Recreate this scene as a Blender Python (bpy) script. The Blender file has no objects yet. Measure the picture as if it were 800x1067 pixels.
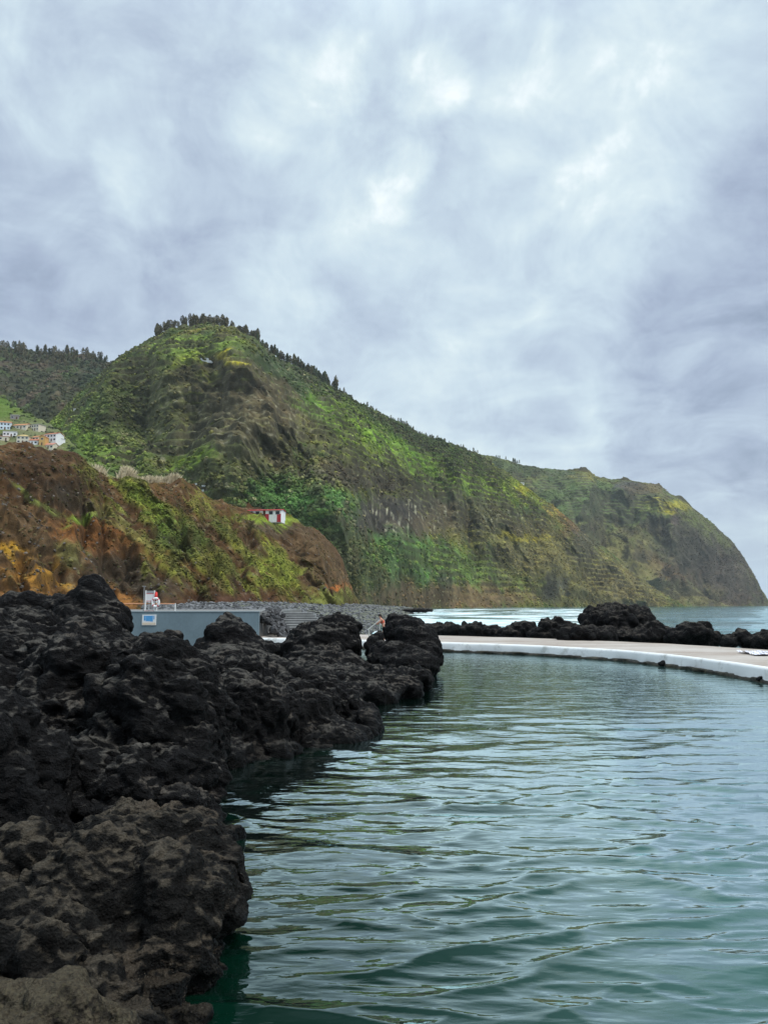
import bpy, bmesh, math, random
import numpy as np
from mathutils import Vector, Matrix
random.seed(7)
S = bpy.context.scene
HAZE = .000045
COL = S.collection
# ------------------------------------------------------------------ camera
F, PITCH, CH = 773.0, math.radians(7.15), 3.0
CP, SP = math.cos(PITCH), math.sin(PITCH)
cam = bpy.data.cameras.new('camera')
cam.sensor_fit = 'VERTICAL'; cam.sensor_height = 24; cam.lens = F / 1067 * 24
cam.clip_start = 0.05; cam.clip_end = 80000
co = bpy.data.objects.new('camera', cam); COL.objects.link(co)
co.location = (0, 0, CH); co.rotation_euler = (math.radians(90) + PITCH, 0, 0)
S.camera = co

def ray(px, py):
    a = (np.asarray(px, float) - 400) / F; b = (533.5 - np.asarray(py, float)) / F
    a, b = np.broadcast_arrays(a, b)
    return np.stack([a, CP - b * SP, SP + b * CP], -1)
def at(px, py, D):            # point on the line of sight at forward distance D
    d = ray(px, py)
    return np.array([0, 0, CH]) + d * (np.asarray(D, float) / d[..., 1])[..., None]
def gnd(px, py, z=0.0):       # point of a level surface
    d = ray(px, py)
    return np.array([0, 0, CH]) + d * ((z - CH) / d[..., 2])[..., None]
def at_z(px, D, z):
    D = np.asarray(D, float); z = np.asarray(z, float)
    fw = D * CP + (z - CH) * SP
    x = (np.asarray(px, float) - 400) / F * fw
    return np.stack(np.broadcast_arrays(x, D, z), -1)
def proj(P):
    fw = P[..., 1] * CP + (P[..., 2] - CH) * SP
    up = -P[..., 1] * SP + (P[..., 2] - CH) * CP
    return 400 + F * P[..., 0] / fw, 533.5 - F * up / fw

# ------------------------------------------------------------------ noise
_r = np.random.RandomState(3)
_perm = _r.permutation(256).astype(np.int32)
_g = _r.normal(size=(256, 3)); _g = (_g / np.linalg.norm(_g, axis=1)[:, None]).astype(np.float32)
def n3(p, seed=0):
    p = np.asarray(p, np.float32) + np.float32(seed * 17.37 + .13)
    i = np.floor(p).astype(np.int32); f = p - i
    w = f * f * f * (f * (f * 6 - 15) + 10)
    out = []
    for dx in (0, 1):
        hx = _perm[(i[:, 0] + dx) & 255]
        for dy in (0, 1):
            hy = _perm[(hx + i[:, 1] + dy) & 255]
            for dz in (0, 1):
                g = _g[_perm[(hy + i[:, 2] + dz) & 255]]
                out.append(g[:, 0] * (f[:, 0] - dx) + g[:, 1] * (f[:, 1] - dy) + g[:, 2] * (f[:, 2] - dz))
    wz = w[:, 2]; wy = w[:, 1]; wx = w[:, 0]
    a = [out[k] + (out[k + 1] - out[k]) * wz for k in (0, 2, 4, 6)]
    b0 = a[0] + (a[1] - a[0]) * wy; b1 = a[2] + (a[3] - a[2]) * wy
    return (b0 + (b1 - b0) * wx) * 1.6
def fbm(p, o=4, seed=0, gain=.5):
    s = 0; a = 1; f = 1
    for k in range(o):
        s = s + a * n3(p * f, seed + k); a *= gain; f *= 2.03
    return s
def billow(p, o=3, seed=0, gain=.5):
    s = 0; a = 1; f = 1
    for k in range(o):
        s = s + a * (np.abs(n3(p * f, seed + k)) * 2 - .5); a *= gain; f *= 2.1
    return s
def vecn(p, seed=0):
    return np.stack([n3(p, seed), n3(p, seed + 31), n3(p, seed + 57)], -1)
def sstep(a, b, x):
    t = np.clip((x - a) / (b - a), 0, 1); return t * t * (3 - 2 * t)

# ------------------------------------------------------------------ mesh helpers
def tag(o, label=None, cat=None, group=None, kind=None):
    for k, v in (('label', label), ('category', cat), ('group', group), ('kind', kind)):
        if v: o[k] = v
    return o
def mesh_np(name, V, faces, col=None, smooth=True):
    faces = np.asarray(faces, np.int32); k = faces.shape[1]
    me = bpy.data.meshes.new(name)
    me.vertices.add(len(V)); me.vertices.foreach_set('co', np.asarray(V, np.float32).ravel())
    me.loops.add(faces.size); me.loops.foreach_set('vertex_index', faces.ravel())
    me.polygons.add(len(faces))
    me.polygons.foreach_set('loop_start', np.arange(0, faces.size, k, dtype=np.int32))
    me.polygons.foreach_set('use_smooth', np.full(len(faces), smooth))
    me.update(calc_edges=True)
    if col is not None:
        a = me.color_attributes.new('Col', 'FLOAT_COLOR', 'POINT')
        c = np.ones((len(V), 4), np.float32); c[:, :3] = col
        a.data.foreach_set('color', c.ravel())
    return me
def link(name, me, mat=None, parent=None, loc=None, rz=0):
    o = bpy.data.objects.new(name, me); COL.objects.link(o)
    if mat is not None and me is not None:
        me.materials.clear(); me.materials.append(mat)
    if parent is not None: o.parent = parent
    if loc is not None: o.location = loc
    o.rotation_euler.z = rz
    return o
def grid_faces(nv, nu):
    i = np.arange((nv - 1) * nu).reshape(nv - 1, nu)[:, :-1].ravel()
    return np.stack([i, i + 1, i + nu + 1, i + nu], 1)
class MB:
    def __init__(s): s.bm = bmesh.new()
    def box(s, x0, x1, y0, y1, z0, z1, M=None):
        m = Matrix.Translation(((x0 + x1) / 2, (y0 + y1) / 2, (z0 + z1) / 2)) @ Matrix.Diagonal((abs(x1 - x0), abs(y1 - y0), abs(z1 - z0), 1))
        bmesh.ops.create_cube(s.bm, size=1, matrix=(M @ m) if M else m); return s
    def tube(s, a, b, r, r2=None, seg=10):
        a, b = Vector(a), Vector(b); d = b - a
        m = Matrix.Translation((a + b) / 2) @ d.to_track_quat('Z', 'Y').to_matrix().to_4x4()
        bmesh.ops.create_cone(s.bm, cap_ends=True, segments=seg, radius1=r, radius2=r if r2 is None else r2, depth=d.length, matrix=m); return s
    def ball(s, c, r, sx=1, sy=1, sz=1, sub=2):
        bmesh.ops.create_icosphere(s.bm, subdivisions=sub, radius=r, matrix=Matrix.Translation(c) @ Matrix.Diagonal((sx, sy, sz, 1))); return s
    def poly(s, pts, d):          # prism of a polygon given in x,z ; from y=0 to y=d
        a = [s.bm.verts.new((x, 0, z)) for x, z in pts]; b = [s.bm.verts.new((x, d, z)) for x, z in pts]
        n = len(pts); s.bm.faces.new(a); s.bm.faces.new(b[::-1])
        for i in range(n): s.bm.faces.new((a[i], b[i], b[(i + 1) % n], a[(i + 1) % n]))
        bmesh.ops.recalc_face_normals(s.bm, faces=s.bm.faces); return s
    def bevel(s, w):
        bmesh.ops.bevel(s.bm, geom=list(s.bm.edges), offset=w, segments=2, affect='EDGES', clamp_overlap=True); return s
    def mesh(s, name, smooth=False):
        me = bpy.data.meshes.new(name); s.bm.to_mesh(me); s.bm.free()
        if smooth: me.polygons.foreach_set('use_smooth', np.full(len(me.polygons), True))
        return me
    def build(s, name, mat, parent=None, smooth=False, **k):
        return link(name, s.mesh(name, smooth), mat, parent, **k)

# ------------------------------------------------------------------ material helpers
class NT:
    def __init__(s, name, world=False):
        if world:
            s.m = bpy.data.worlds.new(name); s.m.use_nodes = True
        else:
            s.m = bpy.data.materials.new(name); s.m.use_nodes = True
        s.t = s.m.node_tree; s.t.nodes.clear()
    def n(s, typ, ins=None, **kw):
        x = s.t.nodes.new(typ)
        for k, v in kw.items(): setattr(x, k, v)
        for k, v in (ins or {}).items():
            sock = x.inputs[k]
            if isinstance(v, bpy.types.NodeSocket): s.t.links.new(v, sock)
            else: sock.default_value = v
        return x
    def math(s, op, a, b=0.0, c=None, clamp=False):
        ins = {0: a, 1: b}
        if c is not None: ins[2] = c
        return s.n('ShaderNodeMath', ins, operation=op, use_clamp=clamp).outputs[0]
    def vmath(s, op, a, b=(0, 0, 0)):
        return s.n('ShaderNodeVectorMath', {0: a, 1: b}, operation=op)
    def noise(s, vec, scale, detail=4, rough=.5, dist=0, dims='3D'):
        return s.n('ShaderNodeTexNoise', {'Vector': vec, 'Scale': scale, 'Detail': detail, 'Roughness': rough, 'Distortion': dist}, noise_dimensions=dims).outputs
    def mapr(s, v, a, b, c=0.0, d=1.0, smooth=True):
        return s.n('ShaderNodeMapRange', {'Value': v, 'From Min': a, 'From Max': b, 'To Min': c, 'To Max': d}, interpolation_type='SMOOTHSTEP' if smooth else 'LINEAR').outputs[0]
    def mix(s, f, a, b, blend='MIX'):
        x = s.n('ShaderNodeMix', data_type='RGBA', blend_type=blend)
        for k, v in ((0, f), (6, a), (7, b)):
            if isinstance(v, bpy.types.NodeSocket): s.t.links.new(v, x.inputs[k])
            else: x.inputs[k].default_value = (*v, 1) if isinstance(v, tuple) and len(v) == 3 else v
        return x.outputs[2]
    def bsdf(s, col, rough=.8, normal=None, spec=.3, metal=0, **extra):
        ins = {'Base Color': (*col, 1) if isinstance(col, tuple) and len(col) == 3 else col, 'Roughness': rough, 'Specular IOR Level': spec, 'Metallic': metal}
        if normal is not None: ins['Normal'] = normal
        ins.update(extra)
        b = s.n('ShaderNodeBsdfPrincipled', ins)
        s.n('ShaderNodeOutputMaterial', {'Surface': b.outputs[0]}); return b
    def bump(s, h, strength=.5, dist=.05, normal=None):
        ins = {'Height': h, 'Strength': strength, 'Distance': dist}
        if normal is not None: ins['Normal'] = normal
        return s.n('ShaderNodeBump', ins).outputs[0]
def paint(name, col, rough=.6, wear=.18, scale=6, spec=.3):
    t = NT(name); oc = t.n('ShaderNodeTexCoord').outputs['Object']
    a = t.noise(oc, scale, 6, .65)[0]; b = t.noise(oc, scale * 9, 3, .6)[0]
    f = t.mapr(t.math('MULTIPLY_ADD', b, .35, t.math('MULTIPLY', a, .65)), .3, .7, 1 - wear, 1 + wear * .5)
    c = t.n('ShaderNodeVectorMath', {0: col, 3: f}, operation='SCALE').outputs[0]
    t.bsdf(c, rough, t.bump(b, .25, .01), spec); return t.m

# ------------------------------------------------------------------ world : overcast sky
SUN_EL, SUN_AZ = math.radians(58), math.radians(115)       # azimuth clockwise from +Y (north)
W = NT('World', world=True); S.world = W.m
d = W.n('ShaderNodeTexCoord').outputs['Generated']
sep = W.n('ShaderNodeSeparateXYZ', {0: d}).outputs
den = W.math('ADD', W.math('MAXIMUM', sep[2], 0.0), .22)
flat = W.n('ShaderNodeCombineXYZ', {0: W.math('DIVIDE', sep[0], den), 1: W.math('DIVIDE', sep[1], den), 2: 0.0}).outputs[0]
wn = W.noise(flat, 1.3, 4, .5)[1]
warp = W.vmath('ADD', flat, W.vmath('SCALE', W.vmath('SUBTRACT', wn, (.5, .5, .5)).outputs[0])
               .outputs[0]).outputs[0]
W.t.nodes[-2].inputs[3].default_value = .35
big = W.noise(warp, 1.15, 7, .52, .25)[0]
mid = W.noise(warp, 3.6, 8, .58, .5)[0]
fine = W.noise(d, 9.0, 8, .62, .5)[0]
def spot(px, py, rad_px, inner=0.0, vec=d):
    v = ray(px, py); v = v / np.linalg.norm(v)
    dt = W.n('ShaderNodeVectorMath', {0: vec, 1: tuple(v)}, operation='DOT_PRODUCT').outputs['Value']
    return W.mapr(dt, math.cos(rad_px / F), math.cos(inner * rad_px / F))
# direction warped by noise, so that cloud edges come out ragged
wd = W.noise(d, 5.5, 6, .6, .2)[1]
dw = W.vmath('ADD', d, W.n('ShaderNodeVectorMath', {0: W.vmath('SUBTRACT', wd, (.5, .5, .5)).outputs[0], 3: .17}, operation='SCALE').outputs[0])
dwn = W.vmath('NORMALIZE', dw.outputs[0]).outputs[0]
L = W.math('MULTIPLY_ADD', W.math('SUBTRACT', big, .5), .52, .655)
L = W.math('MULTIPLY_ADD', W.math('SUBTRACT', mid, .5), .82, L)
L = W.math('MULTIPLY_ADD', W.math('SUBTRACT', fine, .5), .80, L)
for px, py, r, a in ((352, 78, 46, .22), (455, 78, 40, .23), (440, 165, 32, .16), (413, 203, 36, .15), (288, 118, 60, .16), (148, 165, 52, .15),
                     (545, 62, 52, .14), (90, 45, 60, .10), (620, 110, 80, .12), (520, 400, 300, .06), (640, 210, 90, .10),
                     (60, 250, 190, -.10), (40, 130, 130, -.09), (190, 60, 100, -.07), (800, 60, 220, -.03), (430, 30, 50, -.06), (240, 215, 90, -.05)):
    L = W.math('MULTIPLY_ADD', spot(px, py, r, 0, dwn), a, L)
wd2 = W.noise(d, 4.5, 8, .60, .15)[1]
dwn2 = W.vmath('NORMALIZE', W.vmath('ADD', d, W.n('ShaderNodeVectorMath', {0: W.vmath('SUBTRACT', wd2, (.5, .5, .5)).outputs[0], 3: .27}, operation='SCALE').outputs[0]).outputs[0]).outputs[0]
dark = W.math('MAXIMUM', spot(815, 335, 165, .62, dwn2), W.math('MULTIPLY', spot(755, 450, 110, .55, dwn2), .8))
dark = W.math('MAXIMUM', dark, W.math('MULTIPLY', spot(10, 345, 90, .3, dwn2), .7))
dark = W.math('MULTIPLY', dark, W.mapr(mid, .35, .68, 1.15, .55, False))
L = W.math('MULTIPLY', L, W.math('MULTIPLY_ADD', dark, -.47, 1.0))
c1 = W.n('ShaderNodeValToRGB', {0: L}); cr = c1.color_ramp
cr.elements[0].position = .10; cr.elements[0].color = (.150, .192, .265, 1)
cr.elements[1].position = 1.08 - .08; cr.elements[1].color = (.66, .71, .72, 1)
for p_, c_ in ((.36, (.272, .325, .420, 1)), (.56, (.352, .422, .505, 1)), (.72, (.425, .512, .572, 1)), (.86, (.50, .585, .615, 1))):
    e = cr.elements.new(p_); e.color = c_
# pale, slightly bluer band of clear air low over the sea
low = W.mapr(sep[2], 0.0, .16, 1, 0)
cloud = W.mix(W.math('MULTIPLY', low, .55), c1.outputs[0], (.345, .43, .53, 1))
zen = W.mapr(sep[2], .62, .95, 1.0, 3.0)
cloud = W.n('ShaderNodeVectorMath', {0: cloud, 3: zen}, operation='SCALE').outputs[0]
sky = W.n('ShaderNodeTexSky', sky_type='NISHITA', sun_disc=False, sun_elevation=SUN_EL, sun_rotation=SUN_AZ, air_density=1.2, dust_density=2.0)
b1 = W.n('ShaderNodeBackground', {0: sky.outputs[0], 1: .10})
b2 = W.n('ShaderNodeBackground', {0: cloud, 1: 1.0})
ms = W.n('ShaderNodeMixShader', {0: .93, 1: b1.outputs[0], 2: b2.outputs[0]})
W.n('ShaderNodeOutputWorld', {0: ms.outputs[0]})
W.m.cycles.sampling_method = 'MANUAL'; W.m.cycles.sample_map_resolution = 512
sun = bpy.data.lights.new('sun', 'SUN'); sun.energy = 1.5; sun.angle = math.radians(18); sun.color = (1, .95, .87)
so = bpy.data.objects.new('sun', sun); COL.objects.link(so)
sd = Vector((math.sin(SUN_AZ) * math.cos(SUN_EL), math.cos(SUN_AZ) * math.cos(SUN_EL), math.sin(SUN_EL)))
so.rotation_euler = sd.to_track_quat('Z', 'Y').to_euler()
vs = S.view_settings; vs.view_transform = 'Standard'; vs.look = 'None'; vs.exposure = 0.62; vs.gamma = 1
vs.use_curve_mapping = False
S.cycles.use_denoising = True
S.cycles.max_bounces = 6; S.cycles.diffuse_bounces = 3; S.cycles.glossy_bounces = 3
S.cycles.caustics_reflective = False; S.cycles.caustics_refractive = False

# ------------------------------------------------------------------ lava rocks
def rock_material(name, brown=.5, tan=(.135, .124, .107), darkc=(.0048, .0046, .0048), wet_h=.35, barn=0.0, olive=0.0):
    t = NT(name); oc = t.n('ShaderNodeTexCoord').outputs['Object']
    geo = t.n('ShaderNodeNewGeometry')
    nz = t.n('ShaderNodeSeparateXYZ', {0: geo.outputs['Normal']}).outputs[2]
    z = t.n('ShaderNodeSeparateXYZ', {0: geo.outputs['Position']}).outputs[2]
    wv = t.noise(oc, 1.7, 3, .5)[1]
    oc2 = t.vmath('ADD', oc, t.n('ShaderNodeVectorMath', {0: wv, 3: .5}, operation='SCALE').outputs[0]).outputs[0]
    st = t.n('ShaderNodeMapping', {0: oc2, 2: (.3, .65, .3), 3: (.5, 1, 1.5)}).outputs[0]
    a = t.noise(st, 1.6, 6, .62)[0]; b = t.noise(st, 9, 8, .68, .2)[0]; c = t.noise(oc, 42, 5, .65)[0]
    vor = t.n('ShaderNodeTexVoronoi', {'Vector': st, 'Scale': 15.0, 'Randomness': 1.0}, feature='SMOOTH_F1').outputs[0]
    v2 = t.n('ShaderNodeTexVoronoi', {'Vector': oc, 'Scale': 46.0}).outputs[0]
    rd = t.n('ShaderNodeTexNoise', {'Vector': oc2, 'Scale': 7.0, 'Detail': 8.0, 'Roughness': .6, 'Lacunarity': 2.1}, noise_type='RIDGED_MULTIFRACTAL', normalize=True).outputs[0]
    # patchy crust and dust on upper faces; lit tops and ridge highlights painted in too
    k = t.math('ADD', t.math('MULTIPLY', nz, .42), t.math('ADD', t.math('MULTIPLY', a, .75), t.math('MULTIPLY', b, .55)))
    k = t.mapr(t.math('MULTIPLY_ADD', t.math('SUBTRACT', rd, .22), .45, k), .95 - .25 * brown, 1.20 - .22 * brown)
    k = t.math('MULTIPLY', k, .4 + .6 * brown)
    base = t.mix(t.mapr(b, .35, .68), darkc, tuple(x * 2.8 for x in darkc))
    base = t.mix(k, base, tan)
    pat = t.noise(oc, .9, 3, .5)[0]
    base = t.mix(t.math('MULTIPLY', t.mapr(pat, .5, .66), t.math('MULTIPLY', k, .4)), base, (.075, .050, .034))
    if olive: base = t.mix(t.math('MULTIPLY', t.mapr(c, .45, .65), olive), base, (.06, .055, .028))
    fr = t.mapr(c, .28, .72, .55, 1.4)
    base = t.n('ShaderNodeVectorMath', {0: base, 3: fr}, operation='SCALE').outputs[0]
    wl = t.math('ADD', z, t.math('MULTIPLY', t.math('SUBTRACT', a, .5), -.5))
    wet = t.mapr(wl, wet_h * .35, wet_h * 1.15, 1, 0)
    base = t.mix(wet, base, t.n('ShaderNodeVectorMath', {0: base, 3: .38}, operation='SCALE').outputs[0])
    if barn:
        bv = t.n('ShaderNodeTexVoronoi', {'Vector': oc, 'Scale': 55.0}).outputs
        bm_ = t.math('MULTIPLY', t.mapr(bv[0], .16, .26, 1, 0), t.mapr(z, .1, .45, 1, 0))
        bm_ = t.math('MULTIPLY', bm_, t.mapr(t.noise(oc, 3.5, 3)[0], .52, .6))
        base = t.mix(t.math('MULTIPLY', bm_, barn), base, (.20, .17, .13))
    rough = t.math('MULTIPLY_ADD', wet, -.42, .82)
    h = t.math('ADD', t.math('ADD', t.math('MULTIPLY', b, .7), t.math('MULTIPLY', rd, .9)), t.math('ADD', t.math('MULTIPLY', vor, .35), t.math('MULTIPLY', c, .22)))
    h = t.math('ADD', h, t.math('MULTIPLY', v2, .22))
    t.bsdf(base, rough, t.bump(h, 1.0, .11), .10)
    return t.m
M_rock = rock_material('black_lava', .42)
M_rock_tan = rock_material('dusty_lava', .58, (.100, .083, .061), (.0058, .0054, .005), .32, barn=.8)
M_rock_corner = rock_material('weathered_lava', 1.25, (.075, .062, .043), (.014, .012, .010), .0, olive=.3)
M_rock_dark = rock_material('dark_lava', .24, wet_h=.5)
M_rock_far = rock_material('far_lava', .38, (.10, .088, .072), (.005, .0048, .005), .6)

def blob_rock(name, blobs, vox, amp=1.0, seed=0, mat=None, label='', pillow=1.0, layer=1.7):
    """one rock: ellipsoids fused into a single skin, then roughened; blobs = (px, py, rx_px, ry_px, D[, depth factor, tilt])"""
    bm = bmesh.new(); C0 = []
    for b in blobs:
        px, py, rx, ry, D = b[:5]; df = b[5] if len(b) > 5 else 1.0; tilt = b[6] if len(b) > 6 else 0
        P = at(px, py, D); s = D / F * 1.02
        M = Matrix.Translation(P.tolist()) @ Matrix.Rotation(math.radians(-tilt), 4, 'Y') @ Matrix.Diagonal((rx * s, max(rx, ry) * s * df, ry * s, 1))
        bmesh.ops.create_icosphere(bm, subdivisions=4, radius=1, matrix=M); C0.append(P)
    C0 = np.mean(C0, 0); C0[2] = 0
    me = bpy.data.meshes.new(name); bm.to_mesh(me); bm.free()
    o = bpy.data.objects.new('tmp', me); COL.objects.link(o)
    md = o.modifiers.new('r', 'REMESH'); md.mode = 'VOXEL'; md.voxel_size = vox
    ev = o.evaluated_get(bpy.context.evaluated_depsgraph_get()); m2 = ev.to_mesh()
    nV = len(m2.vertices); V = np.empty(nV * 3, np.float32); m2.vertices.foreach_get('co', V); V = V.reshape(-1, 3)
    nP = len(m2.polygons); Q = np.empty(len(m2.loops), np.int32); m2.loops.foreach_get('vertex_index', Q)
    Q = Q.reshape(nP, 4)
    ev.to_mesh_clear(); bpy.data.objects.remove(o); bpy.data.meshes.remove(me)
    def normals(V):
        e1 = V[Q[:, 2]] - V[Q[:, 0]]; e2 = V[Q[:, 3]] - V[Q[:, 1]]; fn = np.cross(e1, e2)
        N = np.zeros_like(V)
        for k in range(4):
            for c in range(3): N[:, c] += np.bincount(Q[:, k], fn[:, c], len(V)).astype(np.float32)
        return N / (np.linalg.norm(N, axis=1)[:, None] + 1e-9)
    def smooth(V, it):
        for _ in range(it):
            A = np.zeros_like(V); n = np.zeros(len(V), np.float32)
            for k in range(4):
                a, b = Q[:, k], Q[:, (k + 1) % 4]
                for c in range(3): A[:, c] += np.bincount(a, V[b, c], len(V)).astype(np.float32)
                n += np.bincount(a, minlength=len(V))
            V = V * .4 + .6 * A / n[:, None]
        return V
    V = smooth(V, 6)
    rr_ = np.random.RandomState(seed)
    sdir = np.array([.70 + rr_.uniform(-.2, .2), .35 + rr_.uniform(-.4, .4), -.55 + rr_.uniform(-.25, .25)]); sdir /= np.linalg.norm(sdir)
    e2 = np.cross(sdir, (0, 0, 1)); e2 /= np.linalg.norm(e2); e3 = np.cross(sdir, e2)
    rot = np.stack([sdir * .42, e2, e3 * 1.15]).astype(np.float32)           # folds run down the flow
    def dom(V, k):
        return V @ rot.T + .42 * vecn(V * .7, seed + 5) * k
    N = normals(V); p = V + .3 * vecn(V * .9, seed + 6)
    dsp = .24 * billow(p * .75, 1, seed) + .19 * billow(dom(V, 1) * 1.5, 1, seed + 3) + .12 * n3(p * .5, seed + 9)
    V = V + N * (amp ** .8 * dsp)[:, None]
    N = normals(V); p = dom(V, 1)
    rid = lambda q, sd: .55 - np.abs(n3(q, sd)) * 1.9                       # sharp outward edges
    dsp = .060 * pillow * billow(p * 3.3, 1, seed + 11) + .078 * rid(V * 2.4 + .4 * vecn(V * 1.5, seed + 2), seed + 12)
    if vox < .09: dsp = dsp + .028 * billow(p * 6.6 + .3 * vecn(V * 3, seed), 1, seed + 13) + .042 * rid(V * 5.3 + .3 * vecn(V * 4, seed + 3), seed + 14)
    if vox < .055: dsp = dsp + .013 * billow(p * 13.5, 1, seed + 17) + .020 * rid(V * 11 + .3 * vecn(V * 8, seed + 4), seed + 19)
    if vox < .03: dsp = dsp + .006 * billow(p * 25, 1, seed + 21) + .009 * rid(V * 23, seed + 23)
    V = V + N * (amp ** .5 * dsp)[:, None]
    me = mesh_np(name, V - C0, Q)
    o = link(name, me, mat, loc=C0.tolist())
    tag(o, label, 'rock', 'black lava rocks around the pool')
    return o

ROCKS = [
 ('corner', [(36,1112,68,58,4.3),(-14,1126,84,66,4.3),(68,1124,36,36,4.4),(20,1200,130,100,4.4),(90,1215,60,90,4.6)], .013, .5, 11, M_rock_corner,
  'pale brown lava rock in the very bottom corner, in front of the dusty shore rock'),
 ('fore', [(212,948,38,48,6.9),(165,960,68,62,6.7),(110,925,105,62,7.2),(155,885,66,36,7.7),(40,945,85,70,7.0),(20,1010,110,70,6.2),(150,1015,70,58,6.3),
           (198,1025,26,40,6.3),(190,1085,40,55,6.2),(90,1080,120,80,6.0),(205,1000,34,60,6.7),(215,905,18,25,7.4),(120,1180,140,110,6.0)], .019, .8, 21, M_rock_tan,
  'wide dusty brown-topped lava rock at the water with barnacle specks low down'),
 ('central', [(160,760,62,92,11),(98,726,70,56,12),(200,810,30,58,10.6),(165,716,56,32,12.5),(120,830,100,62,10),(205,745,26,48,12),(60,790,70,90,11.5),
              (212,850,22,34,10.4),(150,890,90,60,9.8),(80,696,60,22,13.2)], .026, 1.0, 31, M_rock,
  'tallest steep black lava mass in the middle of the near shore'),
 ('leftdark', [(-5,820,52,80,8.4),(10,880,60,60,8.2),(-60,850,80,110,8.2),(-10,770,40,32,9.0),(35,900,40,50,8.0)], .022, .7, 41, M_rock_dark,
  'smooth shadowed bluish-black lava face at the left edge beside the tall mass'),
 ('upper', [(20,690,80,36,14),(78,676,54,26,15),(-50,700,80,60,13.5),(134,702,34,18,15),(-10,655,60,18,16.5),(185,694,30,24,15.2),(10,740,90,50,13)], .034, .85, 51, M_rock,
  'broad wrinkled grey-brown lava shelf below the pointed black knob'),
 ('knob', [(96,648,40,26,20),(96,630,27,20,20),(95,614,15,12,20),(94,606,8,7,20),(112,666,24,14,19),(74,656,26,16,19.4),(95,680,50,28,19)], .045, .36, 61, M_rock_dark,
  'pointed black lava knob rising above the others against the ochre cliff'),
 ('leftridge', [(30,640,38,20,22.5),(-8,640,36,18,22),(-60,640,50,26,22),(20,665,80,28,21),(52,632,16,13,22.4)], .05, .6, 71, M_rock_dark,
  'low black lava hump at the left edge under the ochre cliff'),
 ('middle', [(168,683,28,16,18),(152,679,16,9,18.4),(185,700,38,22,17.6),(155,700,38,28,17.5)], .042, .45, 81, M_rock,
  'low rounded grey lava hump in front of the painted wall and its sign'),
 ('pyramid', [(240,682,38,22,22),(240,665,26,20,22),(240,652,15,13,22.2),(239,644,8,7,22.2),(275,702,28,22,21),(245,702,50,28,20.8),(208,704,18,20,20)], .048, .4, 91, M_rock,
  'pyramid-shaped lava rock standing in front of the steps end of the painted wall'),
 ('midmass', [(262,755,48,52,16.3),(248,722,45,36,18),(300,752,42,42,17.4),(325,732,52,26,19.2),(228,800,34,34,14.8),(280,790,34,26,15.6),(285,722,36,26,19)], .038, .8, 101, M_rock,
  'large slanting lava rock with its foot in the water beside the tall mass'),
 ('tipfront', [(350,772,32,22,17.2),(335,764,24,20,17.4),(368,775,18,16,17.1),(330,785,26,18,16.6)], .034, .38, 111, M_rock,
  'rounded grey lava boulder lying lowest at the water, streaked like a loaf'),
 ('tiprear', [(380,757,18,18,18.4),(365,745,30,18,19.2),(345,742,30,16,19.6),(388,765,12,12,18.0)], .036, .45, 121, M_rock_dark,
  'dark rounded lava tip at the water just behind the loaf-like boulder'),
 ('saddle', [(345,712,40,20,26),(380,722,36,18,24),(405,716,30,18,25),(425,708,24,14,27),(320,706,30,16,27),(300,722,30,14,24),(420,722,16,14,25)], .055, .75, 131, M_rock,
  'low layered lava ledge between the slanting rock and the two far lava heads'),
 ('farhead', [(338,672,38,26,36),(350,655,24,13,36),(312,676,16,24,35.5),(330,690,34,18,34.5),(358,671,18,15,35.5),(320,661,12,9,36),(350,700,40,16,33)], .075, .75, 141, M_rock,
  'broad flat-topped lava head hiding the end of the pale deck'),
 ('farheadright', [(419,662,19,17,36),(416,649,11,8,36.4),(432,668,20,22,35),(445,684,17,18,34),(408,686,24,18,34),(425,695,30,16,33),(391,673,13,14,35),(448,676,13,14,34.5),(428,654,11,10,36)], .075, .7, 151, M_rock_dark,
  'black lava head jutting furthest into the pool beside the white deck edge'),
 ('gap', [(288,678,18,8,44),(300,676,20,6,44),(278,676,12,8,43)], .1, .5, 161, M_rock_dark,
  'small dark rock under the deck seen in the gap between pyramid and flat head'),
]
FAR = [
 ([(452,656,14,7,64),(470,657,14,8,63),(440,657,8,6,64)], 'small low black rock at the seaward deck edge, next to the lava head'),
 ([(492,656,16,8,62),(508,657,14,7,62),(520,659,10,6,61)], 'low black rock row piece behind the deck with a flat top'),
 ([(545,655,14,9,60),(535,659,16,7,60),(556,658,10,8,60)], 'small lumpy black rock behind the deck, beside the spiky one'),
 ([(572,655,12,10,58),(581,650,8,8,58.4),(588,657,14,10,58),(566,659,14,7,58)], 'spiky-topped black rock behind the deck, at the foot of the biggest one'),
 ([(640,646,34,16,56),(622,644,18,14,56),(662,649,22,15,55.5),(612,656,14,10,55.5),(640,660,44,9,55),(648,637,14,8,56.4)], 'biggest black rock on the seaward side, a broad dome behind the deck'),
 ([(612,659,16,9,52),(596,661,14,7,52),(628,662,12,7,52)], 'low dark boulder in front of the broad domed sea rock'),
 ([(680,658,16,11,53),(668,662,18,8,52.5),(694,661,14,9,53)], 'middle-sized black rock at the foot of the dome, towards the open sea'),
 ([(722,659,20,12,51),(708,663,16,8,51),(738,663,12,9,51),(716,652,9,6,51.4)], 'rounded black rock with a humped top before the gap of sea'),
 ([(771,664,13,9,49),(763,667,10,7,49),(784,668,12,7,48.6),(772,660,6,5,49.2)], 'small black rock after the gap of open sea, near the white towels'),
 ([(800,667,14,9,48),(815,664,20,12,48),(840,664,26,14,47),(880,668,30,12,46)], 'black rock cut off by the picture edge beyond the white towels'),
]
for nm, bl, vx, am, sd_, mt, lb in ROCKS:
    blob_rock('lava_rock', bl, vx, am, sd_, mt, lb)
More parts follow.
